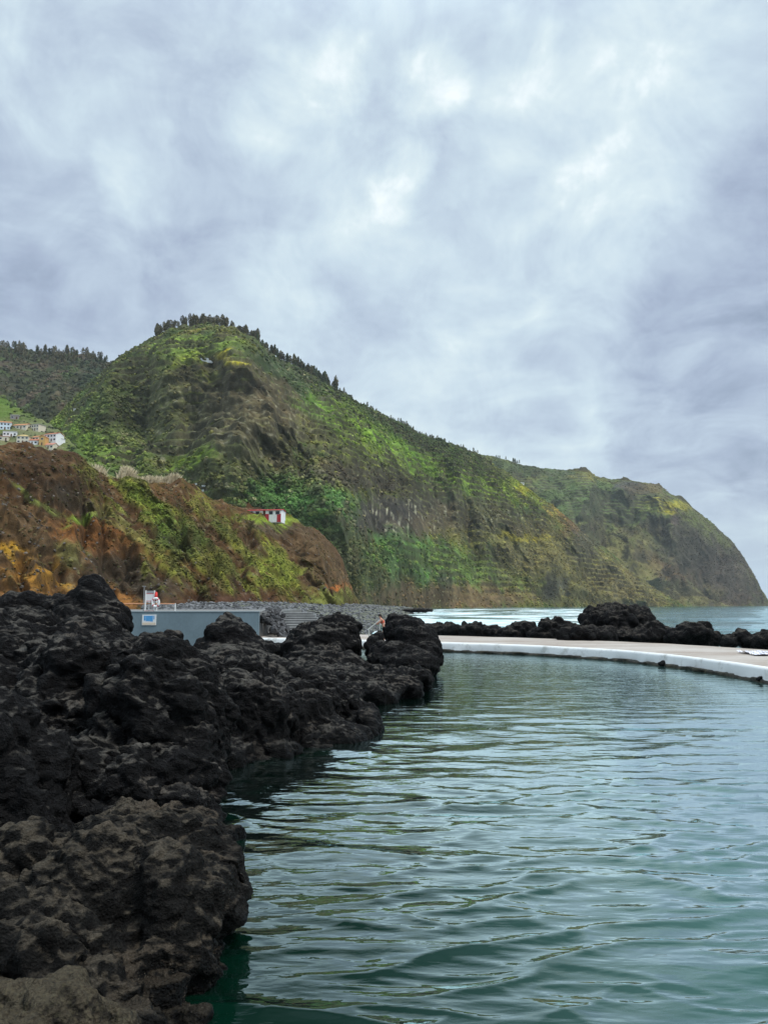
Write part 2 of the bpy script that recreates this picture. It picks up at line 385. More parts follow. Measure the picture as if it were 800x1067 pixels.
for i, (bl, lb) in enumerate(FAR):
    bl = [(a, b + 1.5, c * 1.0, d_, e) for a, b, c, d_, e in bl]
    blob_rock('lava_rock', bl, .12, 1.0, 200 + i * 9, M_rock_far, lb, pillow=1.5)

# ------------------------------------------------------------------ pool water
xs = np.concatenate([np.linspace(-2200, -180, 70), np.arange(-160, 965, 2.4), np.linspace(985, 3200, 90)]); ys = np.concatenate([np.linspace(2300, 1310, 90), np.arange(1300, 760, -2.0), np.arange(760, 700, -1.2), np.arange(700, 671, -.7)])
PX, PY = np.meshgrid(xs, ys); P = gnd(PX, PY).reshape(-1, 3)
spx = np.abs(P[:, 1]) ; cell = spx * spx / F / CH * 1.6        # row spacing on the water in metres
def wave(P):
    h = 0
    for lam, el, ang, a, sd_, rg_ in ((2.2, 2.2, 8, .014, 1, 0), (.98, 3.0, -4, .023, 2, 1), (.60, 3.4, 3, .0195, 3, 1), (.37, 3.4, -7, .0118, 4, 1), (.22, 3.2, 6, .0058, 5, 0), (.15, 3.0, -4, .0024, 6, 0)):
        c, s = math.cos(math.radians(ang)), math.sin(math.radians(ang))
        u = (P[:, 0] * c + P[:, 1] * s); v = (-P[:, 0] * s + P[:, 1] * c)
        q = np.stack([u / lam / el, v / lam, np.zeros_like(u)], -1) * 1.2
        q = q + .35 * np.stack([n3(q * .6, sd_ + 60), n3(q * .6, sd_ + 70), np.zeros_like(u)], -1)
        n = n3(q, sd_ + 40)
        if rg_: n = .6 * n + 1.1 * (np.clip(1 - np.abs(n3(q + 5.3, sd_ + 50)) * 2.2, 0, 1) ** 2 - .3)      # narrow crests
        patch_ = .55 + .9 * sstep(-.35, .45, n3(P * .22 / max(lam, .5), sd_ + 95))
        h = h + a * n * patch_ * sstep(lam * .5, lam * .22, cell)
    calm = .75 + .5 * sstep(-.4, .5, n3(P * .12, 90))
    return h * calm
P[:, 2] += wave(P)
me = mesh_np('pool_water', P, grid_faces(len(ys), len(xs)))
def water_mat(name, deep, shallow, xr, bump_s, F0, sea=False):
    t = NT(name); g = t.n('ShaderNodeNewGeometry'); pos = g.outputs['Position']
    sp = t.n('ShaderNodeSeparateXYZ', {0: pos}).outputs
    if sea: k = t.mapr(t.noise(pos, .01, 4)[0], .35, .65)
    else:
        w = t.noise(pos, .35, 3)[0]
        k = t.math('ADD', sp[0], t.math('MULTIPLY', sp[1], -.16))
        k = t.mapr(t.math('ADD', k, t.math('MULTIPLY', w, 2.0)), xr[0], xr[1])
    col = t.mix(k, deep, shallow)
    m1 = t.n('ShaderNodeMapping', {0: pos, 2: (0, 0, .09), 3: (.32, 1, 1)}).outputs[0]
    m2 = t.n('ShaderNodeMapping', {0: pos, 2: (0, 0, -.17), 3: (.4, 1, 1)}).outputs[0]
    if sea:
        h = t.math('ADD', t.math('MULTIPLY', t.noise(m1, .16, 5, .55)[0], 2.2), t.math('MULTIPLY', t.noise(m2, .9, 4, .55)[0], .5))
        nb = t.bump(h, bump_s, .6)
    else:
        h = t.math('ADD', t.math('MULTIPLY', t.noise(m1, 2.6, 3, .5, .3)[0], .05), t.math('MULTIPLY', t.noise(m2, 6.5, 3, .5, .3)[0], .013))
        nb = t.bump(h, bump_s, 1.0)
    fr = t.mapr(t.n('ShaderNodeFresnel', {'IOR': 1.33, 'Normal': nb}).outputs[0], .052, F0, .010, .88, smooth=False)
    dif = t.n('ShaderNodeBsdfDiffuse', {'Color': col, 'Normal': nb})
    glo = t.n('ShaderNodeBsdfGlossy', {'Color': (.82, .96, .955, 1), 'Roughness': .015, 'Normal': nb})
    surf = t.n('ShaderNodeMixShader', {0: fr, 1: dif.outputs[0], 2: glo.outputs[0]}).outputs[0]
    return t, surf, pos, sp
t, surf, pos, sp = water_mat('pool_water', (.0011, .0110, .0064), (.050, .110, .100), (-1.0, 4.4), .5, .215)
t.n('ShaderNodeOutputMaterial', {0: surf})
tag(link('pool_water', me, t.m), 'rippled dark green tidal pool water, paler teal towards the near right', 'water', kind='structure')

# sea : one sheet to the horizon
ys = np.concatenate([np.linspace(2300, 705, 50), np.linspace(700, 650, 60), np.linspace(649.6, 634, 120), np.array([633, 632.2, 631.7, 631.4, 631.2, 631.0, 630.9, 630.82, 630.76])])
xs = np.arange(-900, 1700, 6.0)
PX, PY = np.meshgrid(xs, ys); hz = 533.5 + F * math.tan(PITCH)
D = (CH + .35) * F / np.maximum((PY - hz), .04) ; D = np.minimum(D, 20000)
P = at_z(PX, D, -.35).reshape(-1, 3)
dd = P[:, 1]
q = P * np.array([.010, .045, 0])
sw = (n3(q + .3 * vecn(q, 3), 5) * .8 + n3(P * np.array([.04, .14, 0]), 6) * .22) * sstep(70, 130, dd) * sstep(2500, 500, dd)
P[:, 2] += sw * .8
me = mesh_np('sea', P, grid_faces(len(ys), len(xs)))
t, surf, pos, sp = water_mat('sea', (.085, .19, .21), (.12, .25, .255), None, .5, .42, sea=True)
fm = t.n('ShaderNodeMapping', {0: pos, 3: (.5, 1, 1)}).outputs[0]
fn = t.noise(fm, .05, 9, .68, .7)[0]; fn2 = t.noise(pos, .6, 5, .7)[0]
# surf zone in front of the boulder beach and the foot of the mountain
zone = t.math('MULTIPLY', t.mapr(sp[1], 72, 95), t.mapr(sp[1], 240, 1500, 1, .15))
zone = t.math('MULTIPLY', zone, t.mapr(t.math('SUBTRACT', sp[0], t.math('MULTIPLY', sp[1], .30)), -4, 12, 1, 0.0))
thr = t.math('MULTIPLY_ADD', zone, -.235, .69)
fo = t.mapr(t.math('SUBTRACT', t.math('MULTIPLY_ADD', fn2, .16, fn), thr), .06, .16)
fd = t.n('ShaderNodeBsdfDiffuse', {'Color': t.mix(t.mapr(t.noise(fm, .22, 6, .7)[0], .38, .62), (.42, .60, .62), (.80, .83, .83))})
mx = t.n('ShaderNodeMixShader', {0: t.math('MULTIPLY', fo, .9), 1: surf, 2: fd.outputs[0]})
t.n('ShaderNodeOutputMaterial', {0: mx.outputs[0]})
tag(link('sea', me, t.m), 'pale blue-green open sea with white surf below the mountain', 'sea', kind='structure')

# ------------------------------------------------------------------ deck
wl = [(60,668),(200,671.5),(300,674),(380,676),(465,679),(545,682.3),(640,688.5),(700,695.5),(760,705),(800,712.5),(870,727),(960,752),(1100,800),(1400,905),(1900,1080)]
bk = [(60,656),(200,658),(300,659.5),(380,661),(465,662.3),(545,664.5),(640,668),(700,671),(760,674.5),(800,677),(870,682),(960,690),(1100,704),(1400,735),(1900,790)]
u = np.linspace(0, 1, 280)
def line(pts, z):
    p = gnd(np.array([a for a, b in pts]), np.array([b for a, b in pts]), z)
    tt = np.linspace(0, 1, len(p)); out = np.stack([np.interp(u, tt, p[:, k]) for k in range(3)], -1)
    k = np.ones(9) / 9
    for c in range(3):
        e = np.pad(out[:, c], 4, mode='reflect', reflect_type='odd'); out[:, c] = np.convolve(e, k, 'valid')
    return out
fl = line(wl, 0.0); bl = line(bk, .6)
nrm = np.gradient(fl[:, :2], axis=0); nrm = np.stack([-nrm[:, 1], nrm[:, 0]], -1); nrm /= np.linalg.norm(nrm, axis=1)[:, None]   # away from the pool
def ring(off, z, wob=0, sd_=0):
    o_ = fl.copy(); o_[:, :2] += nrm * off; o_[:, 2] = z
    if wob:
        q = fl * 1.3
        w = fbm(q, 3, sd_) * wob
        o_[:, :2] += nrm * w[:, None]; o_[:, 2] += fbm(q + 9, 3, sd_ + 5) * wob * .5
    return o_
def strip(name, rows, mat, label, smooth=True):
    V = np.concatenate(rows); return tag(link(name, mesh_np(name, V, grid_faces(len(rows), len(u)), smooth=smooth), mat), label, kind='structure')
t = NT('deck_concrete'); pos = t.n('ShaderNodeNewGeometry').outputs['Position']
mp = t.n('ShaderNodeMapping', {0: pos, 3: (.45, 1, 1)}).outputs[0]
a = t.noise(mp, .35, 6, .65)[0]; b = t.noise(pos, 3, 6, .7)[0]
c = t.mix(t.mapr(a, .35, .68), (.30, .25, .21), (.43, .39, .35)); c = t.mix(t.mapr(b, .55, .75), c, (.52, .48, .44))
t.bsdf(c, .8, t.bump(b, .4, .03), .25); M_deck = t.m
t = NT('whitewash'); g = t.n('ShaderNodeNewGeometry').outputs['Position']; sz = t.n('ShaderNodeSeparateXYZ', {0: g}).outputs[2]
a = t.noise(g, 1.1, 7, .7)[0]; b = t.noise(g, 7, 5, .7)[0]
c = t.mix(t.mapr(a, .50, .70), (.72, .73, .72), (.46, .46, .43))
t.bsdf(c, .6, t.bump(b, .3, .02), .3); M_white = t.m
t = NT('algae_band'); g = t.n('ShaderNodeNewGeometry').outputs['Position']
a = t.noise(g, 2.5, 7, .7)[0]
c = t.mix(t.mapr(a, .4, .68), (.018, .017, .012), (.085, .072, .045)); t.bsdf(c, .55, t.bump(a, 1, .1), .35); M_alg = t.m
back = bl.copy(); back0 = bl.copy(); back0[:, 2] = -1.5; mid_ = ring(.62, .58) * .5 + bl * .5; mid_[:, 2] = .6
rows = [ring(.325, .575)]
for k in np.linspace(0, 1, 12)[1:]:
    r = ring(.325, .6) * (1 - k) + bl * k; r[:, 2] = .60 + n3(r * .4, 33) * .015; rows.append(r)
strip('pool_deck', rows + [back0], M_deck, 'pale concrete deck between the pool and the black sea rocks')
strip('deck_kerb', [ring(.04, .10, .05, 3), ring(.05, .16, .02, 3), ring(.09, .47, .02, 4), ring(.13, .545), ring(.20, .585), ring(.26, .593), ring(.30, .598), ring(.33, .57)], M_white, 'whitewashed raised edge of the pool deck')
strip('waterline_band', [ring(.02, -.8), ring(-.02, -.1, .10, 8), ring(-.05, .05, .16, 8), ring(-.02, .12, .16, 9), ring(.10, .17, .03, 8)], M_alg, 'dark algae band along the foot of the white deck edge')
# rubbly lumps stuck to the foot of the edge
def lump(px, py, r, mat, label):
    p = gnd(px, py); bm = MB(); bm.ball((0, 0, 0), r, 1.2, .8, .8, 3); me = bm.mesh('rubble_lump', True)
    v = np.empty(len(me.vertices) * 3, np.float32); me.vertices.foreach_get('co', v); v = v.reshape(-1, 3)
    v *= (1 + .35 * fbm(v * 4 / r * .3, 3, int(px)))[:, None]; me.vertices.foreach_set('co', v.ravel())
    tag(link('edge_boulder', me, mat, loc=(p[0], p[1] + .05, .12)), label, 'boulder')
lump(691, 694.5, .20, M_rock_far, 'black boulder against the white deck edge, the one nearer its middle')
lump(794, 711, .16, M_rock_far, 'black boulder against the white deck edge near the towels')
lump(545, 682, .12, M_rock_far, 'smallest dark boulder against the far part of the white deck edge')

# white towels on the deck
t = NT('towel_cloth'); oc = t.n('ShaderNodeTexCoord').outputs['Object']
wv = t.n('ShaderNodeTexWave', {'Vector': oc, 'Scale': 2.2, 'Distortion': 1.5}).outputs[1]
c = t.mix(t.mapr(wv, .45, .6), (.74, .74, .77), (.45, .45, .55)); t.bsdf(c, .9, t.bump(t.noise(oc, 30)[0], .3, .01)); M_towel = t.m
for px, py, ln, wd, rz, lb in ((787, 681, 1.5, .9, .15, 'crumpled white towel lying on the deck, the smaller one'), (806, 683, 2.1, 1.1, -.1, 'long white towel on the deck at the picture edge')):
    g = np.stack(np.meshgrid(np.linspace(-ln / 2, ln / 2, 40), np.linspace(-wd / 2, wd / 2, 24)), -1).reshape(-1, 2)
    V = np.concatenate([g, np.zeros((len(g), 1))], 1)
    hgt = .05 + .10 * np.abs(fbm(V * 2.2, 3, int(px))) + .09 * np.clip(n3(V * 1.4, int(px) + 3), 0, 1)
    top = V.copy(); top[:, 2] = hgt; bot = V.copy(); bot[:, 2] = hgt - .02
    fa = grid_faces(24, 40); me = mesh_np('towel', np.concatenate([top, bot]), np.concatenate([fa, fa[:, ::-1] + len(V)]))
    p = gnd(px, py, .6); tag(link('towel', me, M_towel, loc=(p[0], p[1], .61), rz=rz), lb, 'towel')

# ------------------------------------------------------------------ painted wall, terrace, steps
M_wallp = paint('grey_blue_paint', (.175, .235, .265), .7, .16, .6)
M_conc = paint('grey_concrete', (.19, .19, .185), .85, .3, 1.2)
M_concl = paint('pale_concrete', (.33, .33, .32), .85, .25, 1.2)
YW = 56.0
a0 = at(60, 638, YW); a1 = at(270, 637.2, YW)
zt = float(a1[2])
w = bpy.data.objects.new('painted_wall', None); COL.objects.link(w); w.location = (a0[0], YW, 0)
tag(w, 'smooth grey-blue painted concrete wall behind the lava rocks', 'wall')
Lw = float(a1[0] - a0[0])
MB().box(0, Lw, 0, .35, -.5, zt - .06).bevel(.015).build('wall_body', M_wallp, w)
MB().box(-.03, Lw + .03, -.03, .38, zt - .058, zt + .02).bevel(.015).build('coping', paint('coping_paint', (.24, .30, .32), .7, .16, 1), w)
o = MB().box(a0[0] - 20, a1[0] - .1, YW + .4, YW + 30, .4, zt - .02).build('terrace', M_conc); tag(o, 'concrete terrace behind the painted wall', kind='structure')
# chair
p = at(156, 637, YW + 1.2); zc = zt
M_wp = paint('white_wood', (.78, .78, .77), .5, .08, 5); M_red = paint('red_paint', (.62, .035, .03), .45, .1, 5); M_lr = paint('red_line', (.60, .16, .17), .5, .1, 5)
M_grey_board = paint('grey_board', (.34, .34, .35), .6, .1, 5)  # one even grey for the top board
s = YW / F
ch = bpy.data.objects.new('lifeguard_chair', None); COL.objects.link(ch); ch.location = (float(p[0]), YW + 1.2, zc)
tag(ch, 'white wooden lifeguard chair with red trim standing on the painted wall terrace', 'chair')
hw = 4.6 * s
for sx in (-1, 1):
    MB().box(sx * hw - .045, sx * hw + .045, -.05, .04, 0, 22 * s).bevel(.008).build('leg', M_wp, ch)
    MB().box(sx * hw * .9 - .04, sx * hw * .9 + .04, .72, .80, 0, 13 * s).bevel(.008).build('leg', M_wp, ch)
    MB().box(sx * hw - .03, sx * hw + .03, .045, .715, 12.2 * s, 12.9 * s).build('armrest', M_wp, ch)
MB().box(-hw + .05, hw - .05, .0, .03, 11.2 * s, 18.2 * s).build('backrest', M_wp, ch)
MB().box(-hw + .05, hw - .05, -.006, .034, 18.25 * s, 18.95 * s).build('red_rail', M_lr, ch)
MB().box(-hw + .05, hw - .05, -.006, .034, 10.4 * s, 11.15 * s).build('red_rail', M_lr, ch)
MB().box(-hw + .05, hw - .05, .0, .03, 19.0 * s, 21.6 * s).build('top_board', M_grey_board, ch)
MB().box(-hw + .05, hw - .05, -.02, .72, 9.6 * s, 10.3 * s).build('seat', M_wp, ch)
MB().box(-hw - .02, hw + .02, -.10, -.055, .02, .8 * s).build('footrest', paint('faded_red', (.55, .22, .2), .6, .1, 5), ch)
# rescue buoy and life ring hang from the chair
px_ = float(p[0])
fb = MB(); fb.tube((0, 0, -.26), (0, 0, .20), .12, .10, 16); fb.ball((0, 0, .20), .10); fb.ball((0, 0, -.26), .12)
tag(fb.build('rescue_float', M_red, None, True, loc=(px_ + hw + .16, YW + 1.08, zc + 16.4 * s)), 'red torpedo-shaped rescue float hanging on the lifeguard chair', 'float')
bm = bmesh.new(); R_, r_ = .25, .085
def torus(R_, r_, a0_, a1_, n=24, m=12):
    V = []; Fc = []
    for i in range(n + 1):
        A = a0_ + (a1_ - a0_) * i / n
        for j in range(m):
            B = 2 * math.pi * j / m; V.append(((R_ + r_ * math.cos(B)) * math.cos(A), r_ * math.sin(B), 1.25 * (R_ + r_ * math.cos(B)) * math.sin(A)))
    for i in range(n):
        for j in range(m): Fc.append((i * m + j, i * m + (j + 1) % m, (i + 1) * m + (j + 1) % m, (i + 1) * m + j))
    return np.array(V), np.array(Fc)
lr = bpy.data.objects.new('life_ring', None); COL.objects.link(lr); lr.location = (px_ + hw + .17, YW + 1.0, zc + 9.3 * s)
tag(lr, 'white life ring with red bands hanging on the lifeguard chair', 'life ring')
link('ring', mesh_np('ring', *torus(R_, r_, 0, 2 * math.pi, 40)), M_wp, lr)
for k in range(4):
    c0 = math.pi / 4 + k * math.pi / 2
    link('red_band', mesh_np('red_band', *torus(R_, r_ * 1.06, c0 - .17, c0 + .17, 6)), M_lr, lr)
# thin mast behind chair
q = at(149.5, 637, YW + 2); tag(MB().tube((0, 0, 0), (0, 0, 26.5 * s), .03).box(-.12, .12, -.03, .03, 26 * s, 27 * s).build('mast', paint('grey_steel', (.25, .25, .25), .5, .1), None, loc=(float(q[0]), YW + 2, zc)), 'thin grey steel mast beside the lifeguard chair', 'mast')
# railing
rl = bpy.data.objects.new('railing', None); COL.objects.link(rl)
q0 = at(128, 637, YW + 1.6); q1 = at(182.6, 637, YW + 1.6); rl.location = (float(q1[0]), YW + 1.6, zc)
tag(rl, 'railing of one orange bar with a white end post behind the lifeguard chair', 'railing')
x0 = float(q0[0] - q1[0])
M_or = paint('orange_bar', (.62, .30, .17), .5, .15)
MB().tube((x0, 0, 8 * s), (-.05, 0, 8 * s), .035).build('rail_bar', M_or, rl)
MB().tube((0, 0, 0), (0, 0, 8.5 * s), .04).build('post', M_wp, rl)
MB().tube((x0, 0, 0), (x0, 0, 8.5 * s), .04).build('post', M_wp, rl)
# sign on the wall
sg = bpy.data.objects.new('notice_board', None); COL.objects.link(sg); c = at(155.8, 646, YW); sg.location = (float(c[0]), YW - .03, float(c[2]))
tag(sg, 'white notice board with blue pictogram panels fixed to the painted wall', 'sign')
hx, hz_ = 7.3 * s, 5.4 * s
MB().box(-hx, hx, -.03, .025, -hz_, hz_).bevel(.006).build('board', M_wp, sg)
M_bl = paint('sign_blue', (.10, .36, .70), .5, .12, 5); M_cream = paint('sign_cream', (.74, .62, .48), .6, .1)
for k, (x, wd, zl) in enumerate(((-4.5, .9, -.6), (-2.6, .7, -1.2), (-.9, .9, -1.2), (.9, .8, -1.2), (2.8, 1.2, -1.6), (5.0, .5, .6))):
    MB().box((x - wd) * s, (x + wd) * s, -.036, -.031, zl * s, 4.4 * s).build('blue_panel', M_bl, sg)
MB().box(-6.8 * s, 6.8 * s, -.036, -.031, -4.9 * s, -2.6 * s).build('cream_strip', M_cream, sg)

# steps to the boulder beach
st = bpy.data.objects.new('concrete_steps', None); COL.objects.link(st)
e0 = at_z(271, 61, .6); st.location = (float(e0[0]), 61, .6)
tag(st, 'wide grey concrete steps climbing from the deck to the boulder beach', 'steps')
n = 9
for k in range(n):
    z0, z1 = k * .19, (k + 1) * .19; y = k * .95
    MB().box(-2.5 + k * .05, 5.6 - k * .25, y, y + 1.2, -.3, z1 - .05).build('step', M_conc, st)
    MB().box(-2.5 + k * .05, 5.62 - k * .25, y - .03, y + 1.2, z1 - .048, z1).bevel(.01).build('step_nosing', M_concl, st)
rs = np.random.RandomState(5); nb = 170; bx = float(a1[0]) + rs.uniform(-.3, 1.9, nb); by = rs.uniform(56.6, 68, nb); bz = np.clip(2.35 - (bx - float(a1[0])) * .95 - rs.uniform(0, .5, nb), .5, 2.6)
BOULDER_PILE = (np.stack([bx, by, bz], -1), rs.uniform(.16, .42, nb), np.array([.10, .10, .104]) * rs.uniform(.3, 1.5, (nb, 1)))
# low white parapet beside steps
q = at_z(334, 62, .6); o = MB().poly([(0, -.3), (1.6, -.3), (1.6, .35), (1.25, .95), (.9, .95), (0, .3)], .5).build('white_parapet', M_white, None, loc=(float(q[0]) - .8, 62, .6))
tag(o, 'short sloping white parapet at the end of the concrete steps', 'parapet')

# handrail and person on deck
hr = bpy.data.objects.new('handrail', None); COL.objects.link(hr); q = at_z(392, 50.6, .6); hr.location = (float(q[0]), 50.6, .6)
M_steel = paint('steel_tube', (.55, .55, .52), .3, .1)
tag(hr, 'sloping pale steel handrail at the deck beside the bending person', 'handrail')
MB().tube((-.55, 0, .75), (.25, 0, 1.42), .035).build('rail_bar', M_steel, hr)
MB().tube((-.50, 0, -.1), (-.50, 0, .78), .03).build('post', M_steel, hr); MB().tube((.22, 0, 0), (.22, 0, 1.38), .03).build('post', M_steel, hr)
def skin(name, verts, edges, rad, mat, parent=None, loc=None, sub=2):
    me = bpy.data.meshes.new(name); me.from_pydata(verts, edges, [])
    o = bpy.data.objects.new(name + '_tmp', me); COL.objects.link(o)
    m = o.modifiers.new('s', 'SKIN'); m.use_smooth_shade = True
    for i, r in enumerate(rad): me.skin_vertices[0].data[i].radius = (r, r) if not isinstance(r, tuple) else r
    me.skin_vertices[0].data[0].use_root = True
    sb = o.modifiers.new('u', 'SUBSURF'); sb.levels = sb.render_levels = sub
    dg = bpy.context.evaluated_depsgraph_get(); m2 = bpy.data.meshes.new_from_object(o.evaluated_get(dg)); m2.name = name
    bpy.data.objects.remove(o); m2.polygons.foreach_set('use_smooth', np.full(len(m2.polygons), True))
    return link(name, m2, mat, parent, loc)
M_skin = paint('skin', (.50, .26, .18), .55, .06); M_hair = paint('hair', (.02, .012, .01), .6, .2); M_swim = paint('coral_fabric', (.62, .12, .07), .7, .12, 8)
q = at_z(400, 50.8, .6)
pv = [(0, 0, .95), (-.04, .0, 1.12), (-.11, 0, 1.30), (-.18, 0, 1.44), (-.24, 0, 1.53), (-.28, -.02, 1.64), (-.30, -.02, 1.72),     # 0-6 pelvis spine neck head
      (-.16, -.18, 1.43), (-.32, -.24, 1.24), (-.48, -.22, 1.16), (-.55, -.2, 1.13),                                                  # 7-10 near arm
      (-.16, .18, 1.43), (-.26, .28, 1.2), (-.44, .26, 1.12), (-.52, .24, 1.1),                                                         # 11-14 far arm
      (.0, -.10, .88), (-.06, -.11, .50), (.02, -.11, .09), (-.12, -.12, .045),                                                        # 15-18
      (.02, .10, .88), (.08, .11, .50), (.24, .11, .12), (.12, .12, .05)]                                                              # 19-22
pe = [(0,1),(1,2),(2,3),(3,4),(4,5),(5,6),(3,7),(7,8),(8,9),(9,10),(3,11),(11,12),(12,13),(13,14),(0,15),(15,16),(16,17),(17,18),(0,19),(19,20),(20,21),(21,22)]
pr = [.13,.12,.14,.12,.06,.095,.08,.07,.047,.036,.035,.07,.047,.036,.035,.10,.065,.043,.04,.10,.065,.043,.04]
pers = skin('person', pv, pe, pr, M_skin, loc=(float(q[0]), 50.8, .6))
tag(pers, 'person in coral swimwear leaning to a handrail beyond the black lava head', 'person')
skin('swim_top', [pv[1], pv[2], (-.165, 0, 1.41)], [(0, 1), (1, 2)], [.138, .158, .142], M_swim, pers)
skin('shorts', [(0, 0, 1.0), pv[0], pv[15], (-.03, -.105, .68), pv[19], (.05, .105, .68)], [(0, 1), (1, 2), (2, 3), (1, 4), (4, 5)], [.145, .15, .118, .095, .118, .095], M_swim, pers)
hb = MB(); hb.ball((-.27, -.0, 1.70), .115, 1, 1, 1, 3); hb.ball((-.19, .0, 1.62), .075, 1, 1, 1.5, 2); hb.build('hair', M_hair, pers, True)

# ------------------------------------------------------------------ hills
def col_mat(name, scale, bump_d, detail_mul=(.62, 1.35), rough=.95):
    t = NT(name); c = t.n('ShaderNodeVertexColor', layer_name='Col').outputs[0]
    pos = t.n('ShaderNodeNewGeometry').outputs['Position']
    a = t.noise(pos, scale, 6, .7)[0]; b = t.noise(pos, scale * 5, 4, .65)[0]
    f = t.mapr(t.math('MULTIPLY_ADD', b, .45, t.math('MULTIPLY', a, .55)), .36, .64, *detail_mul, smooth=False)
    c = t.n('ShaderNodeVectorMath', {0: c, 3: f}, operation='SCALE').outputs[0]
    h = t.math('MULTIPLY_ADD', b, .35, a)
    t.bsdf(c, rough, t.bump(h, .8, bump_d), .1); return t.m
M_h = col_mat('mountain_ground', .16, 2.5); M_hn = col_mat('cliff_ground', .7, .6)
M_scrub = col_mat('scrub_leaves', .9, .4, (.6, 1.4))
M_scrubn = col_mat('near_scrub_leaves', 2.5, .15, (.6, 1.4))
ICO = None
def ico():
    global ICO
    if ICO is None:
        bm = bmesh.new(); bmesh.ops.create_icosphere(bm, subdivisions=1, radius=1)
        bm.verts.ensure_lookup_table()
        ICO = (np.array([v.co[:] for v in bm.verts], np.float32), np.array([[v.index for v in f.verts] for f in bm.faces], np.int32)); bm.free()
    return ICO
def scrub(name, P, size, col, mat, label, seed, flat=.75):
    v, f = ico(); r = np.random.RandomState(seed); n = len(P)
    jit = 1 + r.uniform(-.42, .42, (n, len(v), 1))
    ang = r.uniform(0, 6.28, n); c, s_ = np.cos(ang), np.sin(ang)
    q = v[None] * jit
    q = np.stack([q[..., 0] * c[:, None] - q[..., 1] * s_[:, None], q[..., 0] * s_[:, None] + q[..., 1] * c[:, None], q[..., 2] * flat], -1)
    q = q * size[:, None, None] + P[:, None, :]
    fa = (f[None] + (np.arange(n) * len(v))[:, None, None]).reshape(-1, 3)
    cc = np.repeat(col, len(v), 0).reshape(n, len(v), 3) * (1 + r.uniform(-.2, .2, (n, len(v), 1)))
    me = mesh_np(name, q.reshape(-1, 3), fa, cc.reshape(-1, 3), smooth=False)
    o = link(name, me, mat); tag(o, label, kind='stuff'); return o
class Hill: gain = np.array([1.55, 1.58, 1.22])
def hill(name, cols, nu, nv, seed, prof, amps, gully, gl, back=.4, nb=24, rough_ridge=1.0):
    """cols: (px, ridge_py, ridge_D, foot_D, foot_z); amps: [(metres wavelength, amplitude)]"""
    c = np.array(cols, float); px = np.linspace(c[0, 0], c[-1, 0], nu)
    it = lambda k: np.interp(px, c[:, 0], c[:, k])
    R = at(px, it(1), it(2)); B = at_z(px, it(3), it(4))
    vv = np.concatenate([np.linspace(0, 1, nv), 1 + np.linspace(0, back, nb + 1)[1:]])
    H = (R - B); v = vv[:, None, None]
    P = B + H * v
    fr = prof(np.clip(vv, 0, 1))[:, None] * np.ones(nu)
    P[..., 2] = B[:, 2] + H[:, 2] * fr
    bv = np.clip(vv - 1, 0, None)[:, None]
    P[..., 2] -= np.abs(H[:, 2]) * (bv * .25 + bv ** 2 * 2.2)
    P = P.reshape(-1, 3); V2 = np.repeat(vv, nu); 
    hd = (H[:, :2] / np.linalg.norm(H[:, :2], axis=1)[:, None]); hd = np.tile(hd, (len(vv), 1))
    sl = np.tile(np.arctan2(H[:, 2], np.linalg.norm(H[:, :2], axis=1)), len(vv))
    Nn = np.stack([-hd[:, 0] * np.sin(sl), -hd[:, 1] * np.sin(sl), np.cos(sl)], -1)
    s_ = np.concatenate([[0], np.cumsum(np.linalg.norm(np.diff(R[:, :2], axis=0), axis=1))]); s_ = np.tile(s_, len(vv))
    env = np.clip(np.minimum(V2 * 6, 1) * np.where(V2 < 1, np.clip((1 - V2) * 3.2, 0, 1) * .9 + .1, 1), 0, 1)
    dsp = np.zeros(len(P))
    if gully:
        q = np.stack([s_ / gl + .35 * n3(P / gl, seed + 2), V2 * 1.3, np.zeros(len(P))], -1)
        dsp -= gully * (1 - np.abs(n3(q, seed + 1)) * 2.2) * env
        q2 = np.stack([s_ / gl * 2.7 + .3 * n3(P / gl * 2, seed + 3), V2 * 2.2, np.zeros(len(P))], -1)
        dsp -= gully * .4 * (1 - np.abs(n3(q2, seed + 4)) * 2.2) * env
    for k, (lam, a) in enumerate(amps):
        e = env if lam > 40 else env * .6 + .4 * np.minimum(V2 * 8, 1)
        dsp += a * n3(P / lam, seed + 10 + k) * e * (rough_ridge if lam < 40 else 1)
    P = P + Nn * dsp[:, None]
    h = Hill(); h.name = name; h.P = P; h.nu = nu; h.nv = len(vv); h.v = V2; h.s = s_; h.R = R; h.px0 = px; h.seed = seed; return h
def spurs(h, lines):
    # noses of rock standing out of the slope: (points seen along the crest, width, metres of relief)
    px, py = proj(h.P); cam_ = np.array([0, 0, CH]); L_ = np.linalg.norm(h.P - cam_, axis=1)
    w_ = 9 * fbm(h.P / (L_.mean() / 18), 3, h.seed + 66); off = np.zeros(len(px))
    for pts, wd, am in lines:
        best = np.full(len(px), 1e9)
        for (ax, ay), (bx, by) in zip(pts[:-1], pts[1:]):
            t_ = np.clip(((px - ax) * (bx - ax) + (py - ay) * (by - ay)) / ((bx - ax) ** 2 + (by - ay) ** 2), 0, 1)
            best = np.minimum(best, np.hypot(px + w_ - ax - t_ * (bx - ax), (py - ay - t_ * (by - ay)) * .6))
        off += am * np.clip(1 - best / wd, 0, 1) ** 1.15
    off *= np.clip(h.v * 5, 0, 1) * np.where(h.v < 1, np.clip((1 - h.v) * 5, 0, 1), 0)
    h.P = cam_ + (h.P - cam_) * (1 - off / L_)[:, None]
def hill_normals(h):
    G = h.P.reshape(h.nv, h.nu, 3); n = np.cross(np.gradient(G, axis=1), np.gradient(G, axis=0)); n /= np.linalg.norm(n, axis=2)[..., None] + 1e-9
    return n.reshape(-1, 3)
